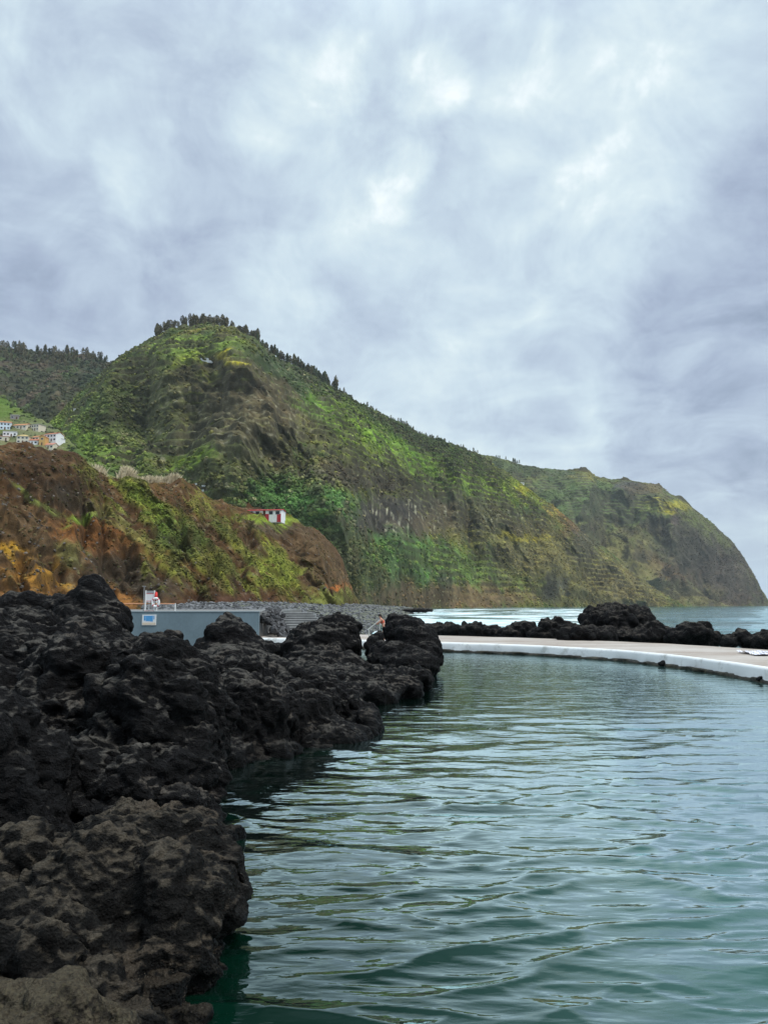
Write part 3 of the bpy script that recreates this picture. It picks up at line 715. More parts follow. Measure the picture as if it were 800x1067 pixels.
class Paint:
    """masks of vegetation, soil and rock on a hillside"""
    def __init__(s, h, warp_px=9, mlam=40):
        s.h = h; s.px, s.py = proj(h.P); P = h.P
        s.wx = s.px + warp_px * fbm(P / mlam, 3, h.seed + 70); s.wy = s.py + warp_px * .8 * fbm(P / mlam, 3, h.seed + 80)
        s.c = np.zeros((len(P), 3)); s.rg = .38 * fbm(P / mlam * 3.1, 4, h.seed + 90, .65)
    def m(s, cx, cy, rx, ry, rot=0, soft=.45):
        a = math.radians(rot); dx, dy = s.wx - cx, s.wy - cy
        u_ = (dx * math.cos(a) + dy * math.sin(a)) / rx; v_ = (-dx * math.sin(a) + dy * math.cos(a)) / ry
        return 1 - sstep(1 - soft, 1 + soft, np.sqrt(u_ * u_ + v_ * v_) + s.rg)
    def put(s, mask, col, k=1.0):
        mask = (mask * k)[:, None]; s.c = s.c * (1 - mask) + np.array(col) * mask
def finish(h, c, mat, label):
    c = np.clip(c * h.gain, .004, .6)
    o = link(h.name, mesh_np(h.name, h.P, grid_faces(h.nv, h.nu), c), mat); return tag(o, label, kind='structure')
def terraces(h, mask, step, amt=1.0):
    z = h.P[:, 2] + step * .35 * n3(h.P / 60, h.seed + 44); t_ = z / step; fr = t_ - np.floor(t_)
    h.P[:, 2] += mask * amt * (sstep(.0, .35, fr) - fr) * step * .75
    return fr
def pick(h, w, n, seed):
    r = np.random.RandomState(seed); w = np.clip(w, 0, None) * (h.v <= 1.02); 
    return r.choice(len(w), n, p=w / w.sum())
DG, OL, BR, BRT = (.036, .050, .019), (.080, .088, .028), (.066, .050, .032), (.105, .158, .022)
YG, YE, BAN, RK, PUR = (.125, .150, .024), (.24, .20, .022), (.036, .078, .028), (.058, .050, .034), (.050, .036, .040)

# --- far wooded ridge behind the village
h = hill('wooded_ridge', [(-420,330,1350,800,60),(-150,352,1350,750,60),(0,360,1380,720,60),(40,365,1380,700,60),(85,371,1380,690,60),(125,381,1400,690,60),(175,400,1450,700,60),(260,430,1500,700,60)],
         330, 190, 300, lambda v: v ** .85, [(160, 16), (70, 8), (30, 4), (14, 2.2), (7, 1.2)], 20, 130)
p_ = Paint(h, 8, 70); nz = hill_normals(h)[:, 2]; fb_ = fbm(h.P / 60, 4, 301)
p_.c[:] = (.026, .028, .018); p_.put(sstep(-.1, .5, fb_), (.048, .036, .030)); p_.put(sstep(.15, .6, fbm(h.P / 35, 3, 305)), (.034, .044, .020))
p_.put(p_.m(105, 430, 22, 40, 15), (.045, .07, .025), .8); p_.put(p_.m(100, 395, 12, 22, 10), (.018, .026, .018), .9); p_.put(p_.m(0, 428, 16, 14), (.06, .10, .02), .9)
finish(h, p_.c, M_h, 'dark wooded ridge behind the village'); H0 = h
ii = pick(h, np.ones(len(h.v)), 14000, 1); cc = p_.c[ii] * h.gain * np.random.RandomState(2).uniform(.7, 1.8, (len(ii), 1)) + .004
scrub('ridge_scrub', h.P[ii] + [0, 0, .6], np.random.RandomState(3).uniform(1.5, 4.2, len(ii)), cc, M_scrub, 'dark scrub covering the wooded ridge', 4, 1.0)

# --- the main mountain
h = hill('mountain', [(20,470,720,560,40),(45,446,800,520,40),(70,424,860,480,35),(100,396,930,470,30),(122,376,980,460,20),(150,360,1010,450,10),(165,352,1030,450,0),(178,345,1040,450,-2),(210,341,1060,450,-2),(240,347,1070,450,-2),
                      (265,360,1090,455,-2),(300,380,1130,470,-2),(340,402,1190,500,-2),(370,420,1240,540,-2),(400,434,1300,640,-2),(450,457,1400,800,-2),(500,477,1510,960,-2),(520,489,1540,1020,-2),(548,508,1560,1110,-2),(580,532,1600,1220,-2),(600,548,1630,1290,-2),
                      (630,574,1680,1400,-2),(660,598,1730,1510,-2),(690,618,1780,1620,-2),(715,632,1830,1700,-4)],
         800, 420, 320, lambda v: np.where(v < .5, v * 1.14, .57 + .43 * (1 - (1 - (v - .5) / .5) ** 1.55)), [(200, 14), (90, 8), (42, 5.5), (20, 4), (10, 2.6), (5, 1.5)], 20, 170)
spurs(h, [([(225,345),(275,400),(322,470),(360,560),(378,625)], 110, 150), ([(130,372),(100,420),(70,470)], 50, 35), ([(175,360),(165,430),(170,490)], 32, 16), ([(300,400),(255,460),(235,520)], 34, 14), ([(380,440),(430,500),(455,560),(470,620)], 55, 50), ([(505,478),(560,520),(610,570),(690,622)], 60, 90), ([(455,470),(500,520),(540,570),(560,625)], 46, 45), ([(420,560),(440,600),(445,630)], 26, 26)])
p_ = Paint(h, 10, 45); G = p_.m
ter = np.clip(G(205,362,60,16) + G(130,435,70,55) * .8 + G(215,490,60,30) + G(360,450,90,34,35) + G(450,500,110,32,32) + G(540,505,60,30,25) + G(480,590,90,26,12) * .6 + G(300,525,70,30) * .6 + G(640,600,60,18,20) * .9 + G(170,445,120,90) * .75, 0, 1)
ter = ter * sstep(-.35, .15, fbm(h.P / 80, 3, 333))
fr = terraces(h, ter, 9.5)
p_ = Paint(h, 10, 45); G = p_.m
N_ = hill_normals(h); nz = N_[:, 2]
f1, f2, f3 = fbm(h.P / 70, 4, 341), fbm(h.P / 28, 4, 351), fbm(h.P / 12, 3, 361)
p_.c[:] = DG
p_.put(sstep(-.3, .4, f1), (.090, .092, .026), .85); p_.put(sstep(.15, .6, f2), BR, .6); p_.put(sstep(.1, .6, -f2), (.040, .062, .020), .7)
# bare brown-grey rocky breast of the peak
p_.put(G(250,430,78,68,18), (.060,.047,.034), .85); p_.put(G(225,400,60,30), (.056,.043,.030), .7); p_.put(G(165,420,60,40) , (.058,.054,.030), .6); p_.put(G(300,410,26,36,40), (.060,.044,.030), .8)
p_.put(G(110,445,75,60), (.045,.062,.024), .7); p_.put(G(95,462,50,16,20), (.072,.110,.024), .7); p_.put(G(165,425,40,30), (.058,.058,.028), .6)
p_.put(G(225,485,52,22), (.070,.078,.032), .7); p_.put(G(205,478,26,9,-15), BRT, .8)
p_.put(G(205,362,52,10), (.085,.120,.028), .9); p_.put(G(238,374,17,3.4), YE, .95); p_.put(G(190,375,24,6,-25), YG, .6)
p_.put(G(215,394,14,8), YG, .4)
# bright terraces down the right flank
p_.put(G(370,447,70,20,38), BRT, .85); p_.put(G(330,425,30,12,40), (.07,.13,.02), .8); p_.put(G(440,490,80,22,34), (.075,.135,.022), .85); p_.put(G(500,500,46,16,25), BRT, .8)
p_.put(G(545,505,44,14,20), YG, .85); p_.put(G(565,512,26,6,8), YE, .7); p_.put(G(395,485,60,20,30), OL, .6)
p_.put(G(430,447,125,15,31), (.022,.034,.016), .9); p_.put(G(300,388,50,15,33), (.022,.034,.016), .9)                                            # dark wood strip beneath the skyline
p_.put(G(300,528,62,24,10), BAN, .95); p_.put(G(350,540,26,34,20), (.05,.11,.04), .8); p_.put(G(320,500,40,12), (.05,.08,.03), .5)
# basalt cliff band
p_.put(G(420,537,66,25,-4), (.030,.026,.029), .97); p_.put(G(385,498,66,15,8), (.034,.026,.026), .9); p_.put(G(500,540,46,22,10), (.055,.047,.035), .8)
p_.put(G(455,545,34,16), (.07,.052,.036), .6)
strk = sstep(-.2, .4, fbm(h.P / 14, 3, 78)) * sstep(.15, .5, n3(np.stack([h.s / 5, h.v * 14, np.zeros(len(h.v))], -1), 77)) * G(425,540,62,20) 
p_.put(strk, (.24,.225,.20), .8)
p_.put(sstep(.38, .6, n3(np.stack([h.s / 6, h.v * 60, np.zeros(len(h.v))], -1), 79)) * G(530,540,40,20), (.24,.23,.20), .7)
p_.put(sstep(.34, .55, n3(h.P / np.array([8, 8, 3.2]), 81)) * G(250,440,110,70), (.16,.145,.125), .7)
p_.put(G(450,588,66,20,16), (.055,.115,.040), .9); p_.put(G(500,596,70,14,14), (.075,.10,.03), .7); p_.put(G(350,590,18,50,6), (.060,.066,.035), .8)
p_.put(G(470,622,90,14), (.095,.060,.042), .85); p_.put(G(555,570,46,30), (.085,.062,.040), .6); p_.put(G(530,562,60,8,8), (.10,.095,.035), .6)
p_.put(G(600,600,60,34,25), (.105,.090,.042), .75); p_.put(G(650,610,50,20,25), (.105,.085,.048), .8)
p_.put(G(585,530,14,9), (.18,.13,.03), .8); p_.put(G(600,540,20,14,40), (.10,.055,.035), .8); p_.put(G(610,565,14,24,15), (.045,.04,.042), .7)
p_.put(G(545,560,26,3), YE, .6); p_.put(G(578,610,12,14), (.040,.042,.045), .8); p_.put(G(465,606,8,10), (.03,.04,.03), .7)
rk_ = sstep(.36, .20, nz) * .45; p_.put(rk_, (.05, .044, .040))
wall_ = ter * sstep(.30, .12, np.abs(fr - .12)); p_.put(wall_, (.034, .030, .022), .8)  # stone terrace risers, with their shadow painted into the dark colour
p_.put(ter * sstep(.40, .8, fr) * sstep(-.3, .3, f2 + f3), (.105, .115, .034), .55)
p_.c *= ((1 + .34 * np.clip(f3, -1, 1)) * (1 + .5 * np.clip(fbm(h.P / 36, 3, 399), -1, 1)) * (1 + .22 * np.clip(n3(h.P / 5, 398), -1, 1)))[:, None]
p_.put(sstep(.5, .62, n3(h.P / np.array([7, 7, 3.]), 397)) * sstep(-.1, .3, f1), (.17, .155, .115), .7)
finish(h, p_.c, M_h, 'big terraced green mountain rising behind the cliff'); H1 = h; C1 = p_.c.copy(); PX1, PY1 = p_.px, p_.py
w = (1 - ter * .75) * (1 - .75 * G(420,537,66,24)) * (.35 + sstep(-.3, .4, f2)) * (1 - .6 * G(260,430,70,50))
w = w * (1 - .95 * G(245,425,95,70,15)) * (1 - .8 * G(490,621,120,12)) * (1 - .9 * G(420,537,72,26)) * (1 - .5 * G(610,590,70,40,20))
w = w + 2.2 * G(430,447,125,14,31) + 1.2 * G(300,528,62,24,10)
ii = pick(h, w, 42000, 5); rr = np.random.RandomState(6)
cc = C1[ii] * h.gain * rr.uniform(.75, 1.7, (len(ii), 1)) * np.array([1.06, 1.0, .90]) + .004
scrub('mountain_scrub', h.P[ii] + [0, 0, .5], rr.uniform(.7, 2.3, len(ii)), cc, M_scrub, 'scrub and bushes covering the mountain', 7)

# --- headland
h = hill('headland', [(470,470,2300,1900,-4),(510,474,2300,1900,-4),(530,479,2320,1900,-4),(545,484,2340,1920,-4),(600,492,2420,1980,-4),(616,494,2440,2000,-4),(624,498,2450,2020,-4),(634,501,2460,2050,-4),(686,503,2540,2120,-4),(694,511,2560,2150,-4),
                      (704,518,2570,2170,-4),(740,543,2610,2260,-4),(760,560,2640,2300,-4),(775,580,2660,2350,-4),(786,600,2680,2400,-4),(793,615,2700,2440,-4),(799,629,2710,2480,-4),(806,640,2720,2500,-30)],
         480, 300, 400, lambda v: np.where(v < .6, v * 1.25, .75 + .25 * (1 - (1 - (v - .6) / .4) ** 1.4)), [(260, 26), (110, 16), (50, 10), (24, 5.5), (12, 3.0)], 38, 230, back=.6)
spurs(h, [([(626,497),(600,540),(590,620)], 50, 110), ([(690,505),(700,560),(670,625)], 50, 130), ([(710,525),(745,580),(740,628)], 34, 70), ([(650,505),(655,560),(640,620)], 26, 55)])
p_ = Paint(h, 8, 80); G = p_.m
ter = np.clip(G(610,522,70,24) + G(680,530,40,22) * .8 + G(665,618,50,14,12) + G(560,505,50,14), 0, 1) * sstep(-.3, .3, fbm(h.P / 90, 3, 433)); fr = terraces(h, ter, 11.0, .6)
p_ = Paint(h, 8, 80); G = p_.m; N_ = hill_normals(h)
f1, f2, f3 = fbm(h.P / 120, 4, 441), fbm(h.P / 50, 4, 451), fbm(h.P / 22, 3, 461)
p_.c[:] = (.070, .078, .030); p_.put(sstep(-.2, .5, f1), (.085, .078, .034), .7); p_.put(sstep(.05, .5, f2), (.066, .050, .034), .7); p_.put(sstep(.1, .5, -f2), (.046, .060, .026), .7)
p_.put(G(560,490,60,9,6), (.030,.040,.022), .8); p_.put(G(612,497,20,7), (.12,.10,.03), .8); p_.put(G(600,520,60,22), (.050,.078,.034), .7)
p_.put(G(655,507,16,6), (.035,.032,.045), .9); p_.put(G(680,508,30,5), (.085,.06,.035), .7); p_.put(G(692,528,26,6), YE, .75); p_.put(G(662,535,30,10), (.06,.085,.03), .7)
p_.put(G(740,580,46,34,50), (.046,.036,.036), .8); p_.put(G(705,540,10,8), (.05,.03,.04), .9); p_.put(G(700,570,40,28,30), (.048,.042,.036), .6); p_.put(G(755,600,30,30,50), (.045,.034,.034), .7)
p_.put(G(735,552,34,7,38), (.075,.085,.03), .7); p_.put(G(690,592,36,10,22), (.095,.058,.038), .8); p_.put(G(665,615,50,16,18), (.13,.11,.052), .7); p_.put(G(725,620,40,10,12), (.11,.09,.05), .6); p_.put(G(640,590,40,30), (.105,.090,.044), .7)
p_.put(G(770,622,26,7), (.050,.036,.034), .8)
p_.put(sstep(.5, .3, N_[:, 2]) * .6, (.048, .040, .038))
p_.put(ter * sstep(.3, .12, np.abs(fr - .12)), (.050, .046, .038), .85); p_.c *= ((1 + .34 * np.clip(f3, -1, 1)) * (1 + .38 * np.clip(fbm(h.P / 70, 3, 499), -1, 1)))[:, None]
finish(h, p_.c, M_h, 'far flat-topped headland falling to the sea'); H2 = h
ii = pick(h, (1 - ter * .8) * (.3 + sstep(-.2, .4, f2)), 13000, 8); rr = np.random.RandomState(9)
scrub('headland_scrub', h.P[ii], rr.uniform(1.3, 3.6, len(ii)), p_.c[ii] * h.gain * rr.uniform(.75, 1.6, (len(ii), 1)), M_scrub, 'scrub covering the headland', 10, .6)

# --- village slope
h = hill('village_slope', [(-300,400,560,400,30),(-120,412,560,400,30),(0,420,560,400,30),(18,424,560,400,30),(34,432,555,400,30),(50,440,550,400,30),(66,452,540,400,30),(80,466,530,400,30),(100,486,520,400,30),(130,505,510,400,30)],
         260, 130, 500, lambda v: v ** .95, [(60, 3), (25, 1.5), (10, .8), (5, .4)], 4, 60)
terraces(h, np.ones(len(h.v)) * .6, 5.0); p_ = Paint(h, 5, 20); f2 = fbm(h.P / 18, 4, 510)
p_.c[:] = (.065, .085, .026); p_.put(sstep(-.1, .4, f2), (.10, .095, .045), .8); p_.put(sstep(.1, .5, -f2), (.04, .065, .02), .8); p_.put(p_.m(35, 455, 40, 20), (.13, .12, .10), .5); p_.put(p_.m(5, 424, 18, 9), (.06, .095, .025), .8)
finish(h, p_.c, M_hn, 'village hillside'); H3 = h
ii = pick(h, .2 + sstep(0, .4, -f2), 2200, 12); rr = np.random.RandomState(13)
scrub('village_scrub', h.P[ii], rr.uniform(.5, 1.5, len(ii)), p_.c[ii] * rr.uniform(.5, 1.3, (len(ii), 1)), M_scrubn, 'bushes between the village houses', 14)

# --- near earth cliff
h = hill('earth_cliff', [(-420,420,150,105,1),(-200,440,160,105,1),(0,459,175,108,1),(30,465,185,110,1),(60,470,195,113,1),(78,475,205,116,1),(92,486,215,119,1),(110,492,225,122,1),(150,499,240,130,1),(190,507,255,138,1),(215,516,265,145,1),
                        (245,526,278,155,1),(262,536,288,162,1),(285,539,298,170,1),(305,542,306,178,1),(322,549,312,186,1),(338,556,316,194,1),(350,568,320,204,1),(358,582,322,214,1),(364,600,324,226,1),(369,616,326,240,1),(376,632,330,262,.5)],
         760, 360, 600, lambda v: np.where(v < .45, v * 1.1, .495 + .505 * (1 - (1 - (v - .45) / .55) ** 1.35)), [(60, 5.5), (25, 3.6), (11, 2.8), (5, 1.8), (2.4, .95), (1.2, .42)], 5.5, 34, back=.5, nb=30)
spurs(h, [([(92,488),(130,555),(170,625)], 34, 6), ([(60,472),(40,540),(30,620)], 34, 9), ([(150,500),(195,560),(235,622)], 26, 7), ([(190,507),(240,570),(275,625)], 26, 8), ([(245,527),(285,580),(310,626)], 26, 8), ([(300,541),(338,590),(352,628)], 26, 8), ([(0,470),(-10,540),(-20,620)], 30, 9)])
p_ = Paint(h, 7, 11); G = p_.m; N_ = hill_normals(h); nz = N_[:, 2]
f1, f2, f3, f4 = fbm(h.P / 18, 4, 641), fbm(h.P / 7, 4, 651), fbm(h.P / 2.6, 3, 661), fbm(h.P / 40, 3, 671)
# ribs running down to the right over the slope
di = (p_.wx * .62 - p_.wy * .50)
rib = n3(np.stack([di / 11, (p_.wx * .5 + p_.wy * .62) / 70, h.P[:, 2] * 0], -1), 91); rib2 = n3(np.stack([di / 5, (p_.wx * .5 + p_.wy * .62) / 34, h.P[:, 2] * 0], -1), 92)
h.P[:, 2] += (1.6 * rib + .6 * rib2) * np.clip(h.v * 3, 0, 1) * np.clip((1.02 - h.v) * 4, 0, 1)
p_.c[:] = (.056, .029, .016); p_.put(sstep(-.2, .5, f1), (.034, .020, .013), .8); p_.put(sstep(.0, .5, f2), (.088, .046, .023), .6); p_.put(sstep(.35, .7, f3), (.105, .085, .065), .5)
p_.put(G(55,497,60,26,8), (.036,.020,.013), .85); p_.put(G(30,560,50,30,20), (.070,.045,.030), .6)
p_.put(G(80,528,30,12,30), (.026,.023,.023), .6)
p_.put(G(100,560,44,16,14), (.115,.046,.018), .8); p_.put(G(150,575,40,14,14), (.085,.038,.017), .75)
och = sstep(-.42, .3, f2 + .5 * rib2)
p_.put(G(22,592,34,22,30) * och, (.17,.082,.024), .9); p_.put(G(14,576,15,9) * och, (.30,.165,.022), .9); p_.put(G(57,597,21,15,30) * och, (.34,.185,.028), .95); p_.put(G(40,606,30,12) * och, (.20,.095,.022), .85); p_.put(sstep(.3, .6, f3) * G(40,595,40,24), (.045, .030, .022), .7); p_.put(G(120,622,22,8,20), (.20,.085,.028), .8); p_.put(G(10,622,40,12), (.11,.05,.022), .7)
p_.put(G(130,600,46,22,20), (.034,.026,.023), .85); p_.put(G(165,610,24,18), (.032,.024,.021), .7)
p_.put(G(88,541,18,4,-12), (.09,.135,.024), .85); p_.put(G(40,520,34,2.6,38), (.10,.115,.035), .8); p_.put(G(75,578,14,14,20), (.085,.080,.035), .7)
grs = np.clip(G(215,575,80,46,35) + G(150,520,60,22,30) + G(280,590,60,34,20), 0, 1) * sstep(-.2, .3, rib + .4 * rib2 + .3 * f2)
p_.put(grs, (.074, .072, .022), .85); p_.put(grs * sstep(.1, .5, rib2 + .3 * f3), (.140, .138, .030), .85); p_.put(grs * sstep(.15, .6, -rib2), (.045, .062, .020), .7)
p_.put(G(295,595,40,18,10) * sstep(-.5, .3, f2), (.12,.140,.026), .75); p_.put(G(185,560,26,16,40), (.040,.060,.022), .7); p_.put(G(160,530,34,10,35), (.10,.15,.022), .5)
p_.put(G(285,543,34,5,5), (.12,.16,.025), .9); p_.put(G(290,552,34,7,5), (.046,.034,.028), .8)
p_.put(G(330,575,34,22,35), (.058,.036,.024), .85); p_.put(G(340,600,24,14), (.066,.042,.028), .7); p_.put(G(352,610,14,2.4,6), (.28,.085,.025), .85); p_.put(G(360,606,12,8), (.11,.07,.045), .5)
p_.put(G(345,624,26,9), (.105,.115,.035), .8); p_.put(G(230,626,50,6), (.062,.030,.024), .7)
p_.put(G(120,540,40,4,38), (.11,.105,.04), .6); p_.put(G(135,560,50,3.5,34), (.13,.115,.045), .6)
p_.put(sstep(.42, .2, nz), (.030, .021, .016), .5)
p_.c *= (1 + .4 * np.clip(f3, -1, 1))[:, None]
finish(h, p_.c, M_hn, 'brown and ochre earth cliff with grassy ribs'); H4 = h; C4 = p_.c.copy()
w = .1 + 1.1 * grs + .5 * G(185,560,40,30,40) + .6 * G(150,512,70,14,20)
ii = pick(h, w, 16000, 15); rr = np.random.RandomState(16)
cc = C4[ii] * h.gain * .6 + np.array([.055, .066, .024]) * .4; cc = cc * rr.uniform(.6, 1.6, (len(ii), 1))
scrub('cliff_scrub', h.P[ii], rr.uniform(.10, .42, len(ii)), cc, M_scrubn, 'low bushes and grass tufts on the earth cliff', 17)
# loose stones stuck in the earth
ii = pick(h, 1 - grs, 2600, 18); scrub('cliff_stones', h.P[ii], rr.uniform(.10, .42, len(ii)), np.array([.10, .086, .074]) * rr.uniform(.6, 2.0, (len(ii), 1)), M_hn, 'loose stones stuck in the brown earth cliff', 19)
# dry cane along the cliff top
def canes(n, px0, px1, dy, hh, seed, col):
    r = np.random.RandomState(seed); sel = np.where((h.px0 > px0) & (h.px0 < px1))[0]; V = []; Fc = []; Cc = []
    top = h.P.reshape(h.nv, h.nu, 3)[359]
    for i in range(n):
        b = top[r.choice(sel)] + np.array([r.uniform(-.4, .4), r.uniform(-3.5, 2), -.2]); b[2] += .3
        H_ = hh * r.uniform(.55, 1.15) * (1.12 if proj(b[None])[0][0] < 138 else .85); lean = r.normal(0, .16, 2)
        k = len(V); wv_ = r.uniform(.03, .07); a_ = r.uniform(0, 3.14); ux, uy = math.cos(a_) * wv_, math.sin(a_) * wv_
        for j, (t_, ww) in enumerate(((0, .7), (.5, .8), (.8, 2.6), (1, .3))):
            x, y, z = b[0] + lean[0] * H_ * t_ * t_, b[1] + lean[1] * H_ * t_ * t_, b[2] + H_ * t_
            V += [(x - ux * ww, y - uy * ww, z), (x + ux * ww, y + uy * ww, z)]
            cc_ = np.array(col) * r.uniform(.7, 1.25); Cc += [cc_, cc_]
        for j in range(3): Fc.append((k + 2 * j, k + 2 * j + 1, k + 2 * j + 3, k + 2 * j + 2))
    return np.array(V), np.array(Fc), np.array(Cc)
V, Fc, Cc = canes(7000, 104, 188, 0, 4.6, 21, (.62, .53, .37))
tag(link('dry_cane', mesh_np('dry_cane', V, Fc, Cc, smooth=False), M_scrubn), 'pale dry cane thicket along the cliff top', kind='stuff')

# --- boulder beach
cols = [(150,628.5,150,86,1.0),(230,628.5,160,82,1.6),(262,628,175,76,2.2),(300,627.5,200,74,1.6),(340,628.5,240,76,.8),(385,630.5,280,84,-.3),(410,631.6,320,130,-.8),(430,633.5,360,200,-1.5)]
h = hill('boulder_beach', cols, 320, 150, 700, lambda v: v, [(20, .5), (7, .35), (3, .25)], 0, 1, back=.3)
p_ = Paint(h, 3, 9); f2 = fbm(h.P / 4, 4, 711); p_.c[:] = (.10, .102, .105); p_.put(sstep(-.3, .5, f2), (.06, .06, .062), .8)
finish(h, p_.c, M_hn, 'grey boulder beach at the foot of the cliff')
ii = pick(h, np.ones(len(h.v)) * (1.6 - h.v), 9000, 22); rr = np.random.RandomState(23)
scrub('beach_boulders', h.P[ii], rr.uniform(.08, .27, len(ii)) * (1 + h.v[ii]), np.array([.135, .137, .142]) * rr.uniform(.25, 1.6, (len(ii), 1)), M_hn, 'grey boulders lying on the beach below the cliff', 24, .7)
scrub('boulder_pile', *BOULDER_PILE[:2], BOULDER_PILE[2], M_hn, 'grey boulders heaped against the terrace beside the steps', 25, .8)
for px, py, rx, ry, D_, lb in ((436, 635, 12, 3.2, 260, 'low dark reef in the surf below the mountain'),):
    o = blob_rock('reef_rock', [(px, py + .6, rx * .8, ry * .7, D_), (px + 9, py + 1, 7, 1.8, D_), (px - 10, py + 1, 8, 1.8, D_)], .4, 1.0, 301, M_rock_far, lb); o['group'] = ''
    del o['group']

# ------------------------------------------------------------------ houses
M_win = paint('window_dark', (.03, .035, .045), .2, .2); M_door = paint('door_brown', (.10, .05, .03), .5, .2)
WM = {k: paint('wall_' + k, c_, .8, .14, .5) for k, c_ in dict(white=(.78, .78, .77), pale_blue=(.62, .70, .76), beige=(.55, .46, .36), cream=(.62, .56, .44), orange=(.60, .36, .13), salmon=(.58, .30, .22), grey=(.36, .36, .35), red=(.42, .04, .05), stone=(.27, .25, .23)).items()}
RM = {k: paint('roof_' + k, c_, .8, .3, 1.2) for k, c_ in dict(tile=(.44, .16, .085), orange=(.50, .22, .10), salmon=(.50, .23, .17), grey=(.25, .25, .26), yellow=(.50, .36, .15), red=(.46, .05, .05), pale=(.55, .55, .54)).items()}
def surf(h, px, py):
    x, y = proj(h.P); ok = h.v <= 1; d_ = (x - px) ** 2 + (y - py) ** 2 + np.where(ok, 0, 1e6); d_ = d_ + .0004 * (h.P[:, 1] - h.P[:, 1].min())
    return h.P[int(np.argmin(d_))]
def house(pos, w, dp, hh, wall, roof, rtype, label, rz=0, wins=(3, 1), door=True, group=None, name='house', roofh=None, base=2.5):
    o = bpy.data.objects.new(name, None); COL.objects.link(o); o.location = [float(v) for v in pos]; o.rotation_euler.z = rz
    tag(o, label, 'house', group)
    MB().box(-w / 2, w / 2, 0, dp, -base, hh).build('wall', WM[wall], o)
    rh = roofh or w * .16; e = .35
    b = MB()
    if rtype == 'gable':      # ridge along x
        me_pts = [(-e, hh - .12), (dp / 2, hh + rh), (dp + e, hh - .12), (dp + e, hh + .05), (dp / 2, hh + rh + .2), (-e, hh + .05)]
        b.poly(me_pts, w + 2 * e); bmesh.ops.transform(b.bm, matrix=Matrix.Translation((-w / 2 - e, 0, 0)) @ Matrix(((0, 1, 0, 0), (1, 0, 0, 0), (0, 0, 1, 0), (0, 0, 0, 1))), verts=b.bm.verts)
        bmesh.ops.recalc_face_normals(b.bm, faces=b.bm.faces)
        g = MB(); g.poly([(0, hh - .02), (dp / 2, hh + rh - .1), (dp, hh - .02)], w - .02)
        bmesh.ops.transform(g.bm, matrix=Matrix.Translation((-w / 2 + .01, 0, 0)) @ Matrix(((0, 1, 0, 0), (1, 0, 0, 0), (0, 0, 1, 0), (0, 0, 0, 1))), verts=g.bm.verts)
        g.build('gable', WM[wall], o)
    elif rtype == 'front':    # gable faces the front
        b.poly([(-w / 2 - e, hh - .12), (0, hh + rh), (w / 2 + e, hh - .12), (w / 2 + e, hh + .08), (0, hh + rh + .22), (-w / 2 - e, hh + .08)], dp + 2 * e)
        bmesh.ops.translate(b.bm, verts=b.bm.verts, vec=(0, -e, 0))
        g = MB(); g.poly([(-w / 2, hh - .02), (0, hh + rh - .1), (w / 2, hh - .02)], dp - .02); bmesh.ops.translate(g.bm, verts=g.bm.verts, vec=(0, .01, 0)); g.build('gable', WM[wall], o)
    elif rtype == 'hip':
        r0 = [b.bm.verts.new(v) for v in ((-w/2-e, -e, hh), (w/2+e, -e, hh), (w/2+e, dp+e, hh), (-w/2-e, dp+e, hh), (-w/2+dp*.45, dp/2, hh+rh), (w/2-dp*.45, dp/2, hh+rh))]
        for f_ in ((0,1,5,4),(1,2,5),(2,3,4,5),(3,0,4),(3,2,1,0)): b.bm.faces.new([r0[i] for i in f_])
    else:
        b.box(-w / 2 - .25, w / 2 + .25, -.25, dp + .25, hh + .003, hh + .28)
    b.build('roof', RM[roof], o)
    nx, nz_ = wins
    for j in range(nz_):
        zz = hh / nz_ * (j + .5) + .1
        for i in range(nx):
            if door and j == 0 and i == nx // 2: continue
            x = w * ((i + .5) / nx - .5); ww = min(.8, w / nx * .27)
            f_ = MB().box(x - ww - .08, x + ww + .08, -.05, .03, zz - .68, zz + .62).build('window', WM['white'] if wall != 'white' else WM['grey'], o)
            MB().box(x - ww, x + ww, -.065, -.052, zz - .6, zz + .54).build('pane', M_win, f_)
    if door:
        x = w * ((nx // 2 + .5) / nx - .5); MB().box(x - .5, x + .5, -.05, .03, 0.02, 2.05).build('door', M_door, o)
    return o
V_ = 'houses of the hillside village'
